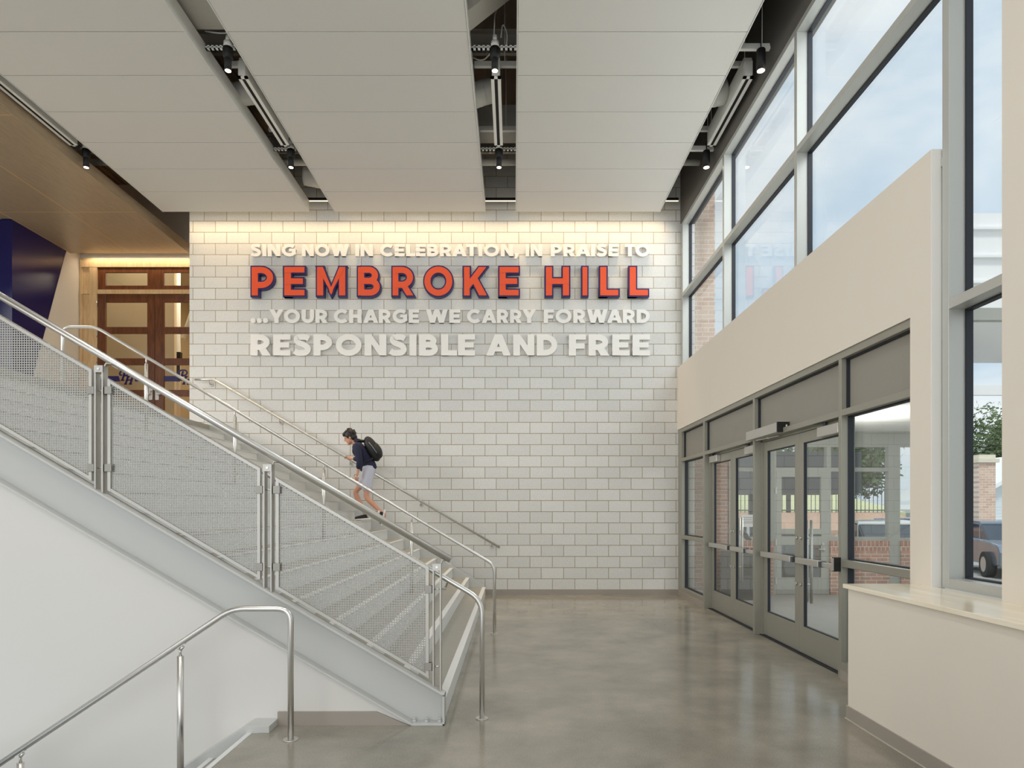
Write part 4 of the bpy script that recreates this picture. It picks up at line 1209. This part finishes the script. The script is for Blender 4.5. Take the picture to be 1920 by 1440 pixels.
def car(name, label, paint, x, y, rot, loc_z=-0.2):
    t = thing(name, label, 'car', (x, y, loc_z), 'cars parked outdoors')
    W = 0.88
    def T(o): return o
    root = t
    root.location = (0, 0, 0)
    prof = [(-2.2, 0.32), (-2.2, 0.68), (-2.05, 0.86), (-1.1, 0.95), (-0.35, 1.38), (0.95, 1.42), (1.75, 1.02), (2.15, 0.92), (2.22, 0.5), (2.15, 0.30)]
    b = MB(); b.prism(prof[:4] + [(1.75, 1.0)] + prof[7:], -W, W); b.build('body', paint, root, bevel=0.05)
    cb = MB(); cb.prism([(-1.08, 0.93), (-0.35, 1.38), (0.95, 1.42), (1.72, 1.0)], -W * 0.86, W * 0.86); cbo = cb.build('cabin', M['car_glass'], root, bevel=0.04)
    rf2 = MB(); rf2.prism([(-0.42, 1.36), (-0.30, 1.43), (0.92, 1.46), (1.05, 1.40)], -W * 0.84, W * 0.84)
    for xx in (-0.36, 0.32, 0.96): rf2.prism([(xx - 0.05, 0.95), (xx + 0.05, 0.95), (xx + 0.04, 1.40), (xx - 0.04, 1.40)], -W * 0.87, W * 0.87)
    rf2.build('roof', paint, root, bevel=0.01)
    for xx in (-1.38, 1.38):
        for yy in (-1, 1):
            w_ = MB(); w_.cyl((xx, yy * W - (0.11 if yy > 0 else 0.10), 0.33), 0.33, 0.21, 'y', 20); wo = w_.build('wheel', M['tyre'], root)
            hcap = MB(); hcap.cyl((xx, yy * (W + 0.10) - 0.005, 0.33), 0.20, 0.01, 'y', 16); hcap.build('hubcap', M['aluminium'], wo)
    lm = MB()
    for yy in (-0.6, 0.6): lm.box(-2.22, -2.14, yy - 0.18, yy + 0.18, 0.6, 0.72)
    lm.build('headlamp', M['paper'], root)
    root.location = (x, y, loc_z); root.rotation_euler = (0, 0, rot)
car('parked_car', 'grey car parked beyond the window by the pier', M['car_grey'], 13.6, 17.6, R(70))
car('parked_car', 'silver car parked behind the grey one near the house', M['car_white'], 20.5, 25.5, R(10))
car('parked_car', 'white car parked beyond the brick sidelight wall', M['car_white'], 10.1, 17.4, R(75))
car('parked_car', 'blue car parked behind the white one', M['car_blue'], 13.5, 22.8, R(-5))
car('parked_car', 'pale car parked beyond the far sidelight', M['car_white'], 5.3, 16.5, R(15))

# ------------------------------------------------------------------ raised letters
def arc(cx, cz, rx, rz, a0, a1, n=14):
    return [(cx + rx * math.cos(R(a0 + (a1 - a0) * k / n)), cz + rz * math.sin(R(a0 + (a1 - a0) * k / n))) for k in range(n + 1)]
def catmull(P, n=7):
    out = []
    for i in range(len(P) - 1):
        p0 = P[max(i - 1, 0)]; p1 = P[i]; p2 = P[i + 1]; p3 = P[min(i + 2, len(P) - 1)]
        for k in range(n):
            t = k / n
            out.append(tuple(0.5 * (2 * p1[j] + (p2[j] - p0[j]) * t + (2 * p0[j] - 5 * p1[j] + 4 * p2[j] - p3[j]) * t * t + (3 * p1[j] - p0[j] - 3 * p2[j] + p3[j]) * t ** 3) for j in (0, 1)))
    out.append(P[-1])
    return out
def glyph(ch, w):
    """cap height 1. returns width, polygons, strokes (polyline, closed)"""
    h = w / 2
    re = lambda a, b, c, d: [(a, c), (b, c), (b, d), (a, d)]
    t = w * 0.92
    if ch == 'E': return .66, [re(0, w, 0, 1), re(0, .66, 0, t), re(0, .66, 1 - t, 1), re(0, .61, .5 - t / 2, .5 + t / 2)], []
    if ch == 'F': return .64, [re(0, w, 0, 1), re(0, .64, 1 - t, 1), re(0, .59, .42 - t / 2 + .03, .42 + t / 2 + .03)], []
    if ch == 'H': return .80, [re(0, w, 0, 1), re(.8 - w, .8, 0, 1), re(0, .8, .5 - t / 2, .5 + t / 2)], []
    if ch == 'I': return w, [re(0, w, 0, 1)], []
    if ch == 'L': return .62, [re(0, w, 0, 1), re(0, .62, 0, t)], []
    if ch == 'T': return .72, [re(0, .72, 1 - t, 1), re(.36 - h, .36 + h, 0, 1)], []
    if ch == 'N': return .84, [re(0, w, 0, 1), re(.84 - w, .84, 0, 1), [(0, 1), (w * .98, 1), (.84, 0), (.84 - w * .98, 0)]], []
    if ch == 'M':
        W = .98; m = W / 2; k = w * .52
        return W, [re(0, w, 0, 1), re(W - w, W, 0, 1), [(0, 1), (w * .95, 1), (m + k * .55, .14), (m, .02), (m - k * .9, .28)], [(W, 1), (W - w * .95, 1), (m - k * .55, .14), (m, .02), (m + k * .9, .28)]], []
    if ch == 'W':
        W = 1.30; k = w * 1.06; a, b, c = .38, W / 2, W - .38
        return W, [[(0, 1), (k, 1), (a + k * .5, 0), (a - k * .5, 0)], [(b - k * .5, 1), (b + k * .5, 1), (a + k * .5, 0), (a - k * .5, 0)],
                   [(b - k * .5, 1), (b + k * .5, 1), (c + k * .5, 0), (c - k * .5, 0)], [(W - k, 1), (W, 1), (c + k * .5, 0), (c - k * .5, 0)]], []
    if ch == 'A':
        W = .98; k = w * 1.08; m = W / 2
        return W, [[(0, 0), (k, 0), (m + k * .5, 1), (m - k * .5, 1)], [(W - k, 0), (W, 0), (m + k * .5, 1), (m - k * .5, 1)], re(.22, W - .22, .19, .19 + t * .86)], []
    if ch == 'K':
        W = .86
        return W, [re(0, w, 0, 1), [(W - .02, 1), (W - .02 - w * 1.3, 1), (w * .8, .52), (w * .8, .20)], [(W, 0), (W - w * 1.35, 0), (.30, .50), (.30 + w * .55, .76)]], []
    if ch == 'Y':
        W = .92; k = w * 1.15; m = W / 2
        return W, [re(m - h, m + h, 0, .46), [(0, 1), (k, 1), (m + h, .42), (m - h, .36)], [(W, 1), (W - k, 1), (m - h, .42), (m + h, .36)]], []
    def bowl(x_end, z0, z1, r=None):
        rz = (z1 - z0) / 2; cz = (z0 + z1) / 2
        rx = rz if r is None else r
        return [(h, z1)] + arc(x_end - rx, cz, rx, rz, 90, -90, 14) + [(h, z0)]
    if ch == 'P': return .74, [re(0, w, 0, 1)], [(bowl(.74 - h, .30 + h * .6, 1 - h, .31), False)]
    if ch == 'R': return .78, [re(0, w, 0, 1), [(.78, 0), (.78 - w * 1.2, 0), (.27, .40), (.27 + w * .95, .46)]], [(bowl(.76 - h, .30 + h * .7, 1 - h, .30), False)]
    if ch == 'B': return .76, [re(0, w, 0, 1)], [(bowl(.70 - h, .51, 1 - h * .92, .22), False), (bowl(.76 - h, h * .92, .51, .24), False)]
    if ch == 'D': return .84, [re(0, w, 0, 1)], [([(h, 1 - h)] + arc(.84 - .5, .5, .5 - h, .5 - h, 90, -90, 22) + [(h, h)], False)]
    if ch == 'O': return 1.04, [], [(arc(.52, .5, .52 - h, .515 - h, 0, 360, 40)[:-1], True)]
    if ch == 'C': return .90, [], [(arc(.52, .5, .52 - h, .515 - h, 43, 317, 30), False)]
    if ch == 'G': return .95, [re(.5, .95, .5 - t / 2 + .02, .5 + t / 2 + .0), re(.95 - w, .95, .15, .52)], [(arc(.52, .5, .52 - h, .515 - h, 43, 325, 30), False)]
    if ch == 'U': return .80, [re(0, w, .38, 1), re(.8 - w, .8, .38, 1)], [(arc(.4, .39, .4 - h, .40 - h, 180, 360, 20), False)]
    if ch == 'S':
        P = [(.615, .80), (.50, .87), (.36, 1 - h * .95), (.19, .85), (.15, .72), (.24, .60), (.40, .52), (.54, .42), (.575, .28), (.49, .15), (.33, h * .93), (.18, .13), (.06, .215)]
        return .70, [], [(catmull(P), False)]
    if ch == '.': return .36, [arc(.18, .18, .18, .18, 0, 360, 24)[:-1]], []
    if ch == ',': return w * 1.1, [[(0.03, w), (w * 1.1, w), (w * 1.1, 0.03), (w * .45, -.20), (0, -.20), (.06, 0.0)]], []
    raise ValueError(ch)
def inflate(poly, o):
    if o == 0: return poly
    n = len(poly)
    A = sum(poly[i][0] * poly[(i + 1) % n][1] - poly[(i + 1) % n][0] * poly[i][1] for i in range(n))
    sg = 1 if A > 0 else -1
    out = []
    for i in range(n):
        p0, p1, p2 = Vector(poly[i - 1]), Vector(poly[i]), Vector(poly[(i + 1) % n])
        d1 = (p1 - p0).normalized(); d2 = (p2 - p1).normalized()
        n1 = Vector((d1.y, -d1.x)) * sg; n2 = Vector((d2.y, -d2.x)) * sg
        m = (n1 + n2)
        if m.length < 1e-6: m = n1
        m.normalize()
        L = o / max(0.45, m.dot(n1))
        q = p1 + m * L
        out.append((q.x, q.y))
    return out
def letter_mb(ch, w, x0, width, z0, H, ya, yb, o=0.0):
    """o is an outline offset in metres"""
    W, polys, strokes = glyph(ch, w)
    sx = width / W
    mb = MB()
    tr_ = lambda p: (x0 + p[0] * sx, z0 + p[1] * H)
    for p in polys:
        mb.prism(inflate([tr_(q) for q in p], o), ya, yb)
        ya -= 0.0008
    for pl, closed in strokes:
        ya -= 0.0008
        q = [Vector(tr_(p)) for p in pl]
        hw_ = w * H / 2 + o
        n = len(q); L, Rr = [], []
        if o and not closed:
            q[0] = q[0] + (q[0] - q[1]).normalized() * o; q[-1] = q[-1] + (q[-1] - q[-2]).normalized() * o
        for i in range(n):
            if closed: a, b2 = q[i - 1], q[(i + 1) % n]
            else: a, b2 = q[max(i - 1, 0)], q[min(i + 1, n - 1)]
            d = (b2 - a).normalized(); nn = Vector((-d.y, d.x))
            L.append(q[i] + nn * hw_); Rr.append(q[i] - nn * hw_)
        base = []
        vs_ = []
        for i in range(n):
            for y in (ya, yb):
                vs_.append((L[i].x, y, L[i].y)); vs_.append((Rr[i].x, y, Rr[i].y))
        fs_ = []
        rng = range(n) if closed else range(n - 1)
        for i in rng:
            j = (i + 1) % n
            a, b2 = i * 4, j * 4
            fs_ += [(a, a + 1, b2 + 1, b2), (a + 2, b2 + 2, b2 + 3, a + 3), (a, b2, b2 + 2, a + 2), (a + 1, a + 3, b2 + 3, b2 + 1)]
        if not closed:
            fs_ += [(0, 2, 3, 1), ((n - 1) * 4, (n - 1) * 4 + 1, (n - 1) * 4 + 3, (n - 1) * 4 + 2)]
        mb.add(vs_, fs_)
    return mb
ORD = ['first', 'second', 'third', 'fourth', 'fifth', 'sixth', 'seventh', 'eighth', 'ninth', 'tenth', 'eleventh', 'twelfth']
UL = (YB - 0.05) / F
lx = lambda zx: ((440 + zx / 2.2857) - 963) * UL
def lz(v): return EYE + (955 - v) * UL
def white_line(words, vtop, vbot, w, line, gap):
    H = lz(vtop) - lz(vbot); z0 = lz(vbot)
    for word, a, b_, desc in words:
        xa, xb = lx(a), lx(b_)
        ws = [glyph(c, w)[0] for c in word]
        nat = sum(ws)
        gaps = []
        for c, d in zip(word, word[1:]):
            k = gap
            if c + d in ('RA', 'AT', 'AR', 'WA', 'RY', 'YO', 'TO', 'LE', 'AI'): k = gap * 0.3
            if d == ',' : k = gap * 0.6
            if c + d in ('AT', 'WA'): k = -gap * 0.5
            gaps.append(k)
        tot = nat + sum(gaps)
        s = (xb - xa) / tot
        x = xa
        for i, c in enumerate(word):
            mb = letter_mb(c, w, x, ws[i] * s, z0, H, YB - 0.052, YB - 0.012)
            o = mb.build('sign_letter', M['letter_white'])
            nm = 'comma' if c == ',' else 'dot' if c == '.' else f'letter {c}'
            if c == ',':
                lab = f'white raised comma after {desc}'
            elif c == '.':
                lab = f'white raised dot, {ORD[i]} of the three before YOUR'
            else:
                lab = f'white raised letter {c}, {ORD[i]} letter of {desc}'
            tag(o, lab, 'sign letter', f'white raised letters of the {line} line')
            x += (ws[i] + (gaps[i] if i < len(gaps) else 0)) * s
white_line([('SING', 68, 262, 'the word SING'), ('NOW', 288, 490, 'the word NOW'), ('IN', 517, 592, 'IN, the one after NOW'), ('CELEBRATION,', 622, 1217, 'the word CELEBRATION'),
            ('IN', 1247, 1318, 'IN, the one before PRAISE'), ('PRAISE', 1355, 1645, 'the word PRAISE'), ('TO', 1672, 1780, 'the word TO')], 457.5, 480.5, 0.265, 'top', 0.09)
white_line([('...', 68, 142, 'ellipsis'), ('YOUR', 148, 398, 'the word YOUR'), ('CHARGE', 424, 790, 'the word CHARGE'), ('WE', 820, 967, 'the word WE'), ('CARRY', 995, 1292, 'the word CARRY'), ('FORWARD', 1325, 1780, 'the word FORWARD')],
           580, 605.5, 0.265, 'third', 0.09)
white_line([('RESPONSIBLE', 68, 1030, 'the word RESPONSIBLE'), ('AND', 1078, 1385, 'the word AND'), ('FREE', 1432, 1780, 'the word FREE')], 627, 666.5, 0.27, 'bottom', 0.10)
UR_ = (YB - 0.11) / F
red = [('P', 67, 171), ('E', 207, 305), ('M', 347, 480), ('B', 523, 628), ('R', 671, 772), ('O', 808, 938), ('K', 977, 1087), ('E', 1129, 1223), ('H', 1328, 1439), ('I', 1485, 1517), ('L', 1561, 1650), ('L', 1687, 1777)]
for i, (c, a, b_) in enumerate(red):
    X = lambda zx: ((440 + zx / 2.2857) - 963) * UR_
    z0 = EYE + (955 - 554.0) * UR_; z1 = EYE + (955 - 500.5) * UR_
    H = z1 - z0
    o_ = 0.024
    xa, xb = X(a) + o_, X(b_) - o_
    t = thing('sign_letter', f'big orange-red navy-edged letter {c}, {ORD[i]} letter of the red line', 'sign letter', (xa, YB, z0), 'big red letters on the block wall')
    w = 0.215
    if c == 'I': w = (xb - xa) / H
    letter_mb(c, w, xa, xb - xa, z0, H, YB - 0.105, YB - 0.012, o_).build('letter_body', M['letter_navy'], t)
    letter_mb(c, w, xa, xb - xa, z0, H, YB - 0.113, YB - 0.10, 0.0).build('letter_face', M['letter_red'], t)

# ------------------------------------------------------------------ the climber
def skin_eval(verts, edges, radii, root=0, sub=1):
    me = bpy.data.meshes.new('tmp')
    me.from_pydata([tuple(v) for v in verts], edges, [])
    o = bpy.data.objects.new('tmp', me); COL.objects.link(o)
    sk = o.modifiers.new('skin', 'SKIN')
    sk.use_smooth_shade = True
    for i, r in enumerate(radii):
        rr = r if isinstance(r, tuple) else (r, r)
        me.skin_vertices[0].data[i].radius = rr
        me.skin_vertices[0].data[i].use_root = (i == root)
    sb_ = o.modifiers.new('sub', 'SUBSURF'); sb_.levels = sub; sb_.render_levels = sub
    dg = bpy.context.evaluated_depsgraph_get()
    ev = o.evaluated_get(dg)
    em = ev.to_mesh()
    vs_ = [v.co.copy() for v in em.vertices]; fs_ = [tuple(p.vertices) for p in em.polygons]
    ev.to_mesh_clear()
    bpy.data.objects.remove(o); bpy.data.meshes.remove(me)
    return vs_, fs_
def chain(*groups):
    """each group: list of (point, radius) chains; later groups may start with an int index of a previous vertex"""
    V, E, Rd = [], [], []
    for gr in groups:
        prev = None
        for it in gr:
            if isinstance(it, int): prev = it; continue
            V.append(it[0]); Rd.append(it[1])
            if prev is not None: E.append((prev, len(V) - 1))
            prev = len(V) - 1
    return V, E, Rd
PY = 10.95
def pp(u, v, y): return ((u - 963) * y / F, y, EYE + (955 - v) * y / F)
def pj(x, z, y): return (x, y, z)
pr_ = thing('person', 'person in navy hoodie and pale shorts running up the stairs, hand on rail', 'person', (-2.65, PY, 1.36))
# joints
pel = Vector((-2.47, 10.95, 2.22)); waist = Vector((-2.51, 10.95, 2.36)); chest = Vector((-2.60, 10.95, 2.54)); neckb = Vector((-2.685, 10.95, 2.66)); neckt = Vector((-2.735, 10.95, 2.715))
shN, shF = Vector((-2.645, 10.78, 2.61)), Vector((-2.66, 11.12, 2.61))
elN, haN = Vector((-2.575, 10.73, 2.36)), Vector((-2.625, 10.76, 2.17))
elF = Vector((-2.74, 11.30, 2.44)); haF = Vector((-2.93, 11.52, 2.475))
hipN, hipF = Vector((-2.47, 10.86, 2.18)), Vector((-2.47, 11.04, 2.18))
# far leg is planted in front, near leg trails
knF, anF = Vector((-2.735, 11.03, 1.85)), Vector((-2.555, 11.02, 1.475))
knN, anN = Vector((-2.50, 10.85, 1.76)), Vector((-2.235, 10.84, 1.50))
B = MB()
def addskin(*groups, root=0, sub=1):
    v_, e_, r_ = chain(*groups); vs_, fs_ = skin_eval(v_, e_, r_, root, sub); B.add(vs_, fs_, True)
addskin([(pel, (.085, .085)), (waist, (.07, .075)), (chest, (.09, .10)), (neckb, (.06, .07)), (neckt, .048), (neckt + Vector((-.05, 0, .05)), .05)],
        [2, (shN, .06), (elN, .042), (haN + (elN - haN) * .1, .027), (haN, (.022, .036)), (haN + Vector((-.01, 0, -.06)), (.018, .036))],
        [2, (shF, .06), (elF, .042), (haF + (elF - haF) * .1, .027), (haF, (.022, .036)), (haF + Vector((-.06, .02, .02)), (.018, .036))],
        [0, (hipN, .066), (hipN.lerp(knN, .5), .066), (knN, .052), (knN.lerp(anN, .35), .052), (anN, .033)],
        [0, (hipF, .066), (hipF.lerp(knF, .5), .066), (knF, .052), (knF.lerp(anF, .35), .052), (anF, .033)])
# feet
for an, toe, heel in ((anF, Vector((-2.73, 11.02, 1.395)), Vector((-2.50, 11.02, 1.425))), (anN, Vector((-2.20, 10.84, 1.37)), Vector((-2.17, 10.84, 1.53)))):
    addskin([(an, .034), (heel.lerp(an, .35), .036), (heel.lerp(toe, .5), (.036, .032)), (toe, (.022, .034))])
# fingers
def fingers(root_p, fwd, side, curl, thumb_dir):
    for k, ln in zip((-1.5, -.5, .5, 1.5), (.062, .072, .068, .052)):
        p0 = root_p + side * (k * .017)
        p1 = p0 + fwd * ln * .5 + curl * .006
        p2 = p1 + fwd * ln * .3 + curl * ln * .35
        p3 = p2 + curl * ln * .4
        addskin([(p0, .009), (p1, .0085), (p2, .008), (p3, .007)])
    t0 = root_p - fwd * .045 + side * .028
    addskin([(t0, .011), (t0 + thumb_dir * .03, .010), (t0 + thumb_dir * .052 + fwd * .012, .008)])
fingers(haN + Vector((-.012, 0, -.065)), Vector((-.15, 0, -1)).normalized(), Vector((-1, 0, .1)).normalized(), Vector((0, .6, -.2)).normalized(), Vector((-.6, .3, -.7)).normalized())
fingers(haF + Vector((-.065, .025, .028)), Vector((-1, .1, .35)).normalized(), Vector((0, 1, 0)), Vector((0, 0, -1)), Vector((-.4, -.5, -.5)).normalized())
# head, tilted forward and down
hc = Vector((-2.795, 10.95, 2.79))
fw = Vector((-math.cos(R(22)), 0, -math.sin(R(22)))); upv = Vector((-math.sin(R(22)), 0, math.cos(R(22)))); sd = Vector((0, 1, 0))
def H3(f_, s_, u_): return hc + fw * f_ + sd * s_ + upv * u_
def ellipsoid(mb, c, ax, n=16, m=10):
    vs_, fs_ = [], []
    for i in range(m + 1):
        ph = math.pi * i / m
        for k in range(n):
            th = 2 * math.pi * k / n
            a, b_, d = math.sin(ph) * math.cos(th), math.sin(ph) * math.sin(th), math.cos(ph)
            vs_.append(Vector(c) + ax[0] * a + ax[1] * b_ + ax[2] * d)
    for i in range(m):
        for k in range(n):
            fs_.append((i * n + k, i * n + (k + 1) % n, (i + 1) * n + (k + 1) % n, (i + 1) * n + k))
    mb.add(vs_, fs_, True)
ellipsoid(B, H3(0, 0, 0.02), (fw * .095, sd * .075, upv * .095))
ellipsoid(B, H3(.025, 0, -.045), (fw * .068, sd * .058, upv * .07))
ellipsoid(B, H3(.098, 0, -.012), (fw * .022, sd * .014, upv * .024))
ellipsoid(B, H3(.068, 0, -.098), (fw * .026, sd * .03, upv * .02))
ellipsoid(B, H3(.085, 0, -.052), (fw * .012, sd * .024, upv * .007))
for s in (-1, 1): ellipsoid(B, H3(-.005, s * .076, -.01), (fw * .02, sd * .009, upv * .032))
body = B.build('body', M['skin'], pr_, recalc=True)
rm = body.modifiers.new('fuse', 'REMESH'); rm.mode = 'VOXEL'; rm.voxel_size = 0.007; rm.use_smooth_shade = True
smm = body.modifiers.new('smooth', 'SMOOTH'); smm.factor = 0.5; smm.iterations = 2
e = MB()
for s in (-1, 1): ellipsoid(e, H3(.082, s * .030, .012), (fw * .011, sd * .013, upv * .009), 10, 8)
e.build('eyes', M['black'], body)
hb_ = MB()
ellipsoid(hb_, H3(-.018, 0, .045), (fw * .105, sd * .090, upv * .092))
ellipsoid(hb_, H3(-.055, 0, -.015), (fw * .06, sd * .078, upv * .075))
ellipsoid(hb_, H3(.06, 0, .075), (fw * .05, sd * .065, upv * .045))
for s in (-1, 1): ellipsoid(hb_, H3(.0, s * .068, .02), (fw * .05, sd * .02, upv * .045))
random.seed(3)
for _ in range(46):
    a = random.uniform(0, 2 * math.pi); b_ = random.uniform(-.1, 1.0)
    d = (fw * math.cos(a) + sd * math.sin(a)) * math.cos(b_ * 1.4) + upv * math.sin(b_ * 1.4)
    p0 = H3(-.02, 0, .04) + Vector((d.x * .085, d.y * .075, d.z * .08))
    hb_.tube([p0, p0 + d * .02 + upv * .008, p0 + d * .03 - upv * .012], [.016, .012, .003], 6)
hb_.build('hair', M['hair'], pr_)
B = MB()
up_el = elN.lerp(haN, .72); fr_el = elF.lerp(haF, .55)
addskin([(pel + Vector((-.005, 0, -.03)), (.135, .172)), (pel + Vector((-.02, 0, .07)), (.125, .16)), (waist, (.11, .142)), (chest, (.122, .165)), (neckb, (.078, .085)), (neckb.lerp(neckt, .55), .06)],
        [3, (shN, .078), (elN, .060), (up_el, .046)], [3, (shF, .078), (elF, .060), (fr_el, .046)])
hd = B.build('hoodie', M['hoodie'], pr_)
B = MB(); B.tube([neckt + Vector((.03, -.075, .015)), neckb + Vector((.06, 0, .055)), neckt + Vector((.03, .075, .015))], [.028, .045, .028], 10, bend=.06)
B.build('hood', M['hoodie'], pr_)
B = MB()
addskin([(pel + Vector((-.02, 0, .13)), (.112, .148)), (pel, (.125, .16))], [1, (hipN, .108), (hipN.lerp(knN, .55), .102), (hipN.lerp(knN, .8), .098)], [1, (hipF, .108), (hipF.lerp(knF, .5), .10), (hipF.lerp(knF, .78), .096)])
B.build('shorts', M['shorts'], pr_)
def shoe(an, toe, heel, nm):
    B2 = MB()
    d = (toe - heel).normalized(); nup = Vector((0, 1, 0)).cross(d); nup = nup if nup.z > 0 or abs(d.z) > .8 else -nup
    if nup.dot(an - heel) < 0: nup = -nup
    global B
    keep = B; B = MB()
    addskin([(heel + nup * .055, (.040, .040)), (heel.lerp(toe, .35) + nup * .050, (.042, .045)), (heel.lerp(toe, .7) + nup * .034, (.03, .046)), (toe + nup * .026, (.022, .038))], [0, (an + (an - heel) * .0 + nup * .005, (.040, .042))])
    so2 = B.build('shoe', M['shoe'], pr_)
    B = MB()
    pts = []
    Ls = [(-.045, .028), (.02, .036), (.45, .034), (.75, .046), (.95, .042), (1.10, .022)]
    Lt = (toe - heel).length
    prof = [(heel + d * (a * Lt), wv) for a, wv in Ls]
    vs_ = []
    for p, wv in prof:
        for s in (-1, 1):
            for hgt in (0.0, .026):
                vs_.append(p + sd * (wv * s) + nup * hgt)
    fs_ = []
    for i in range(len(prof) - 1):
        a, b_ = i * 4, (i + 1) * 4
        fs_ += [(a, b_, b_ + 1, a + 1), (a + 2, a + 3, b_ + 3, b_ + 2), (a, a + 2, b_ + 2, b_), (a + 1, b_ + 1, b_ + 3, a + 3)]
    fs_ += [(0, 1, 3, 2), (len(vs_) - 4, len(vs_) - 2, len(vs_) - 1, len(vs_) - 3)]
    B.add(vs_, fs_); B.build('sole', M['white_rubber'], so2)
    B = MB(); B.tube([an + (an - heel) * .05 + nup * .02, an + nup * .06], .041, 14); B.build('sock', M['white_rubber'], so2)
    B = keep
shoe(anF, Vector((-2.735, 11.02, 1.362)), Vector((-2.475, 11.02, 1.385)), 'f')
shoe(anN, Vector((-2.215, 10.84, 1.30)), Vector((-2.165, 10.84, 1.54)), 'n')
# backpack
bk = thing('backpack', 'black backpack on the back of the running person', 'backpack', (-2.44, PY, 2.5))
B = MB()
bd = (neckb - pel).normalized()                 # along the back
bo = Vector((bd.z, 0, -bd.x))                   # away from the back
c0 = chest + bo * .185 - bd * .035
ellipsoid(B, c0, (bd * .235, sd * .15, bo * .105), 20, 14)
ellipsoid(B, c0 - bd * .06 + bo * .05, (bd * .15, sd * .135, bo * .09), 18, 12)
B.build('bag', M['backpack'], bk)
B = MB()
B.tube([c0 + bo * .112 + bd * .06 - sd * .06, c0 + bo * .125 + bd * .02, c0 + bo * .112 + bd * .06 + sd * .06], .005, 6)
B.tube([c0 - sd * .143 + bd * .10 + bo * .02, c0 - sd * .152 + bo * .045, c0 - sd * .128 - bd * .12 + bo * .06], .005, 6); B.build('zip', M['print'], bk)
for s in (-1, 1):
    B = MB()
    B.tube([c0 + bd * .17 + sd * (.09 * s) - bo * .05, neckb + sd * (.10 * s) + bd * .045 + bo * .06, chest + sd * (.135 * s) - bo * .125 + bd * .05, waist + sd * (.15 * s) - bo * .05, c0 - bd * .17 + sd * (.12 * s) - bo * .04], .016, 8, bend=.08)
    B.build('shoulder_strap', M['backpack'], bk)
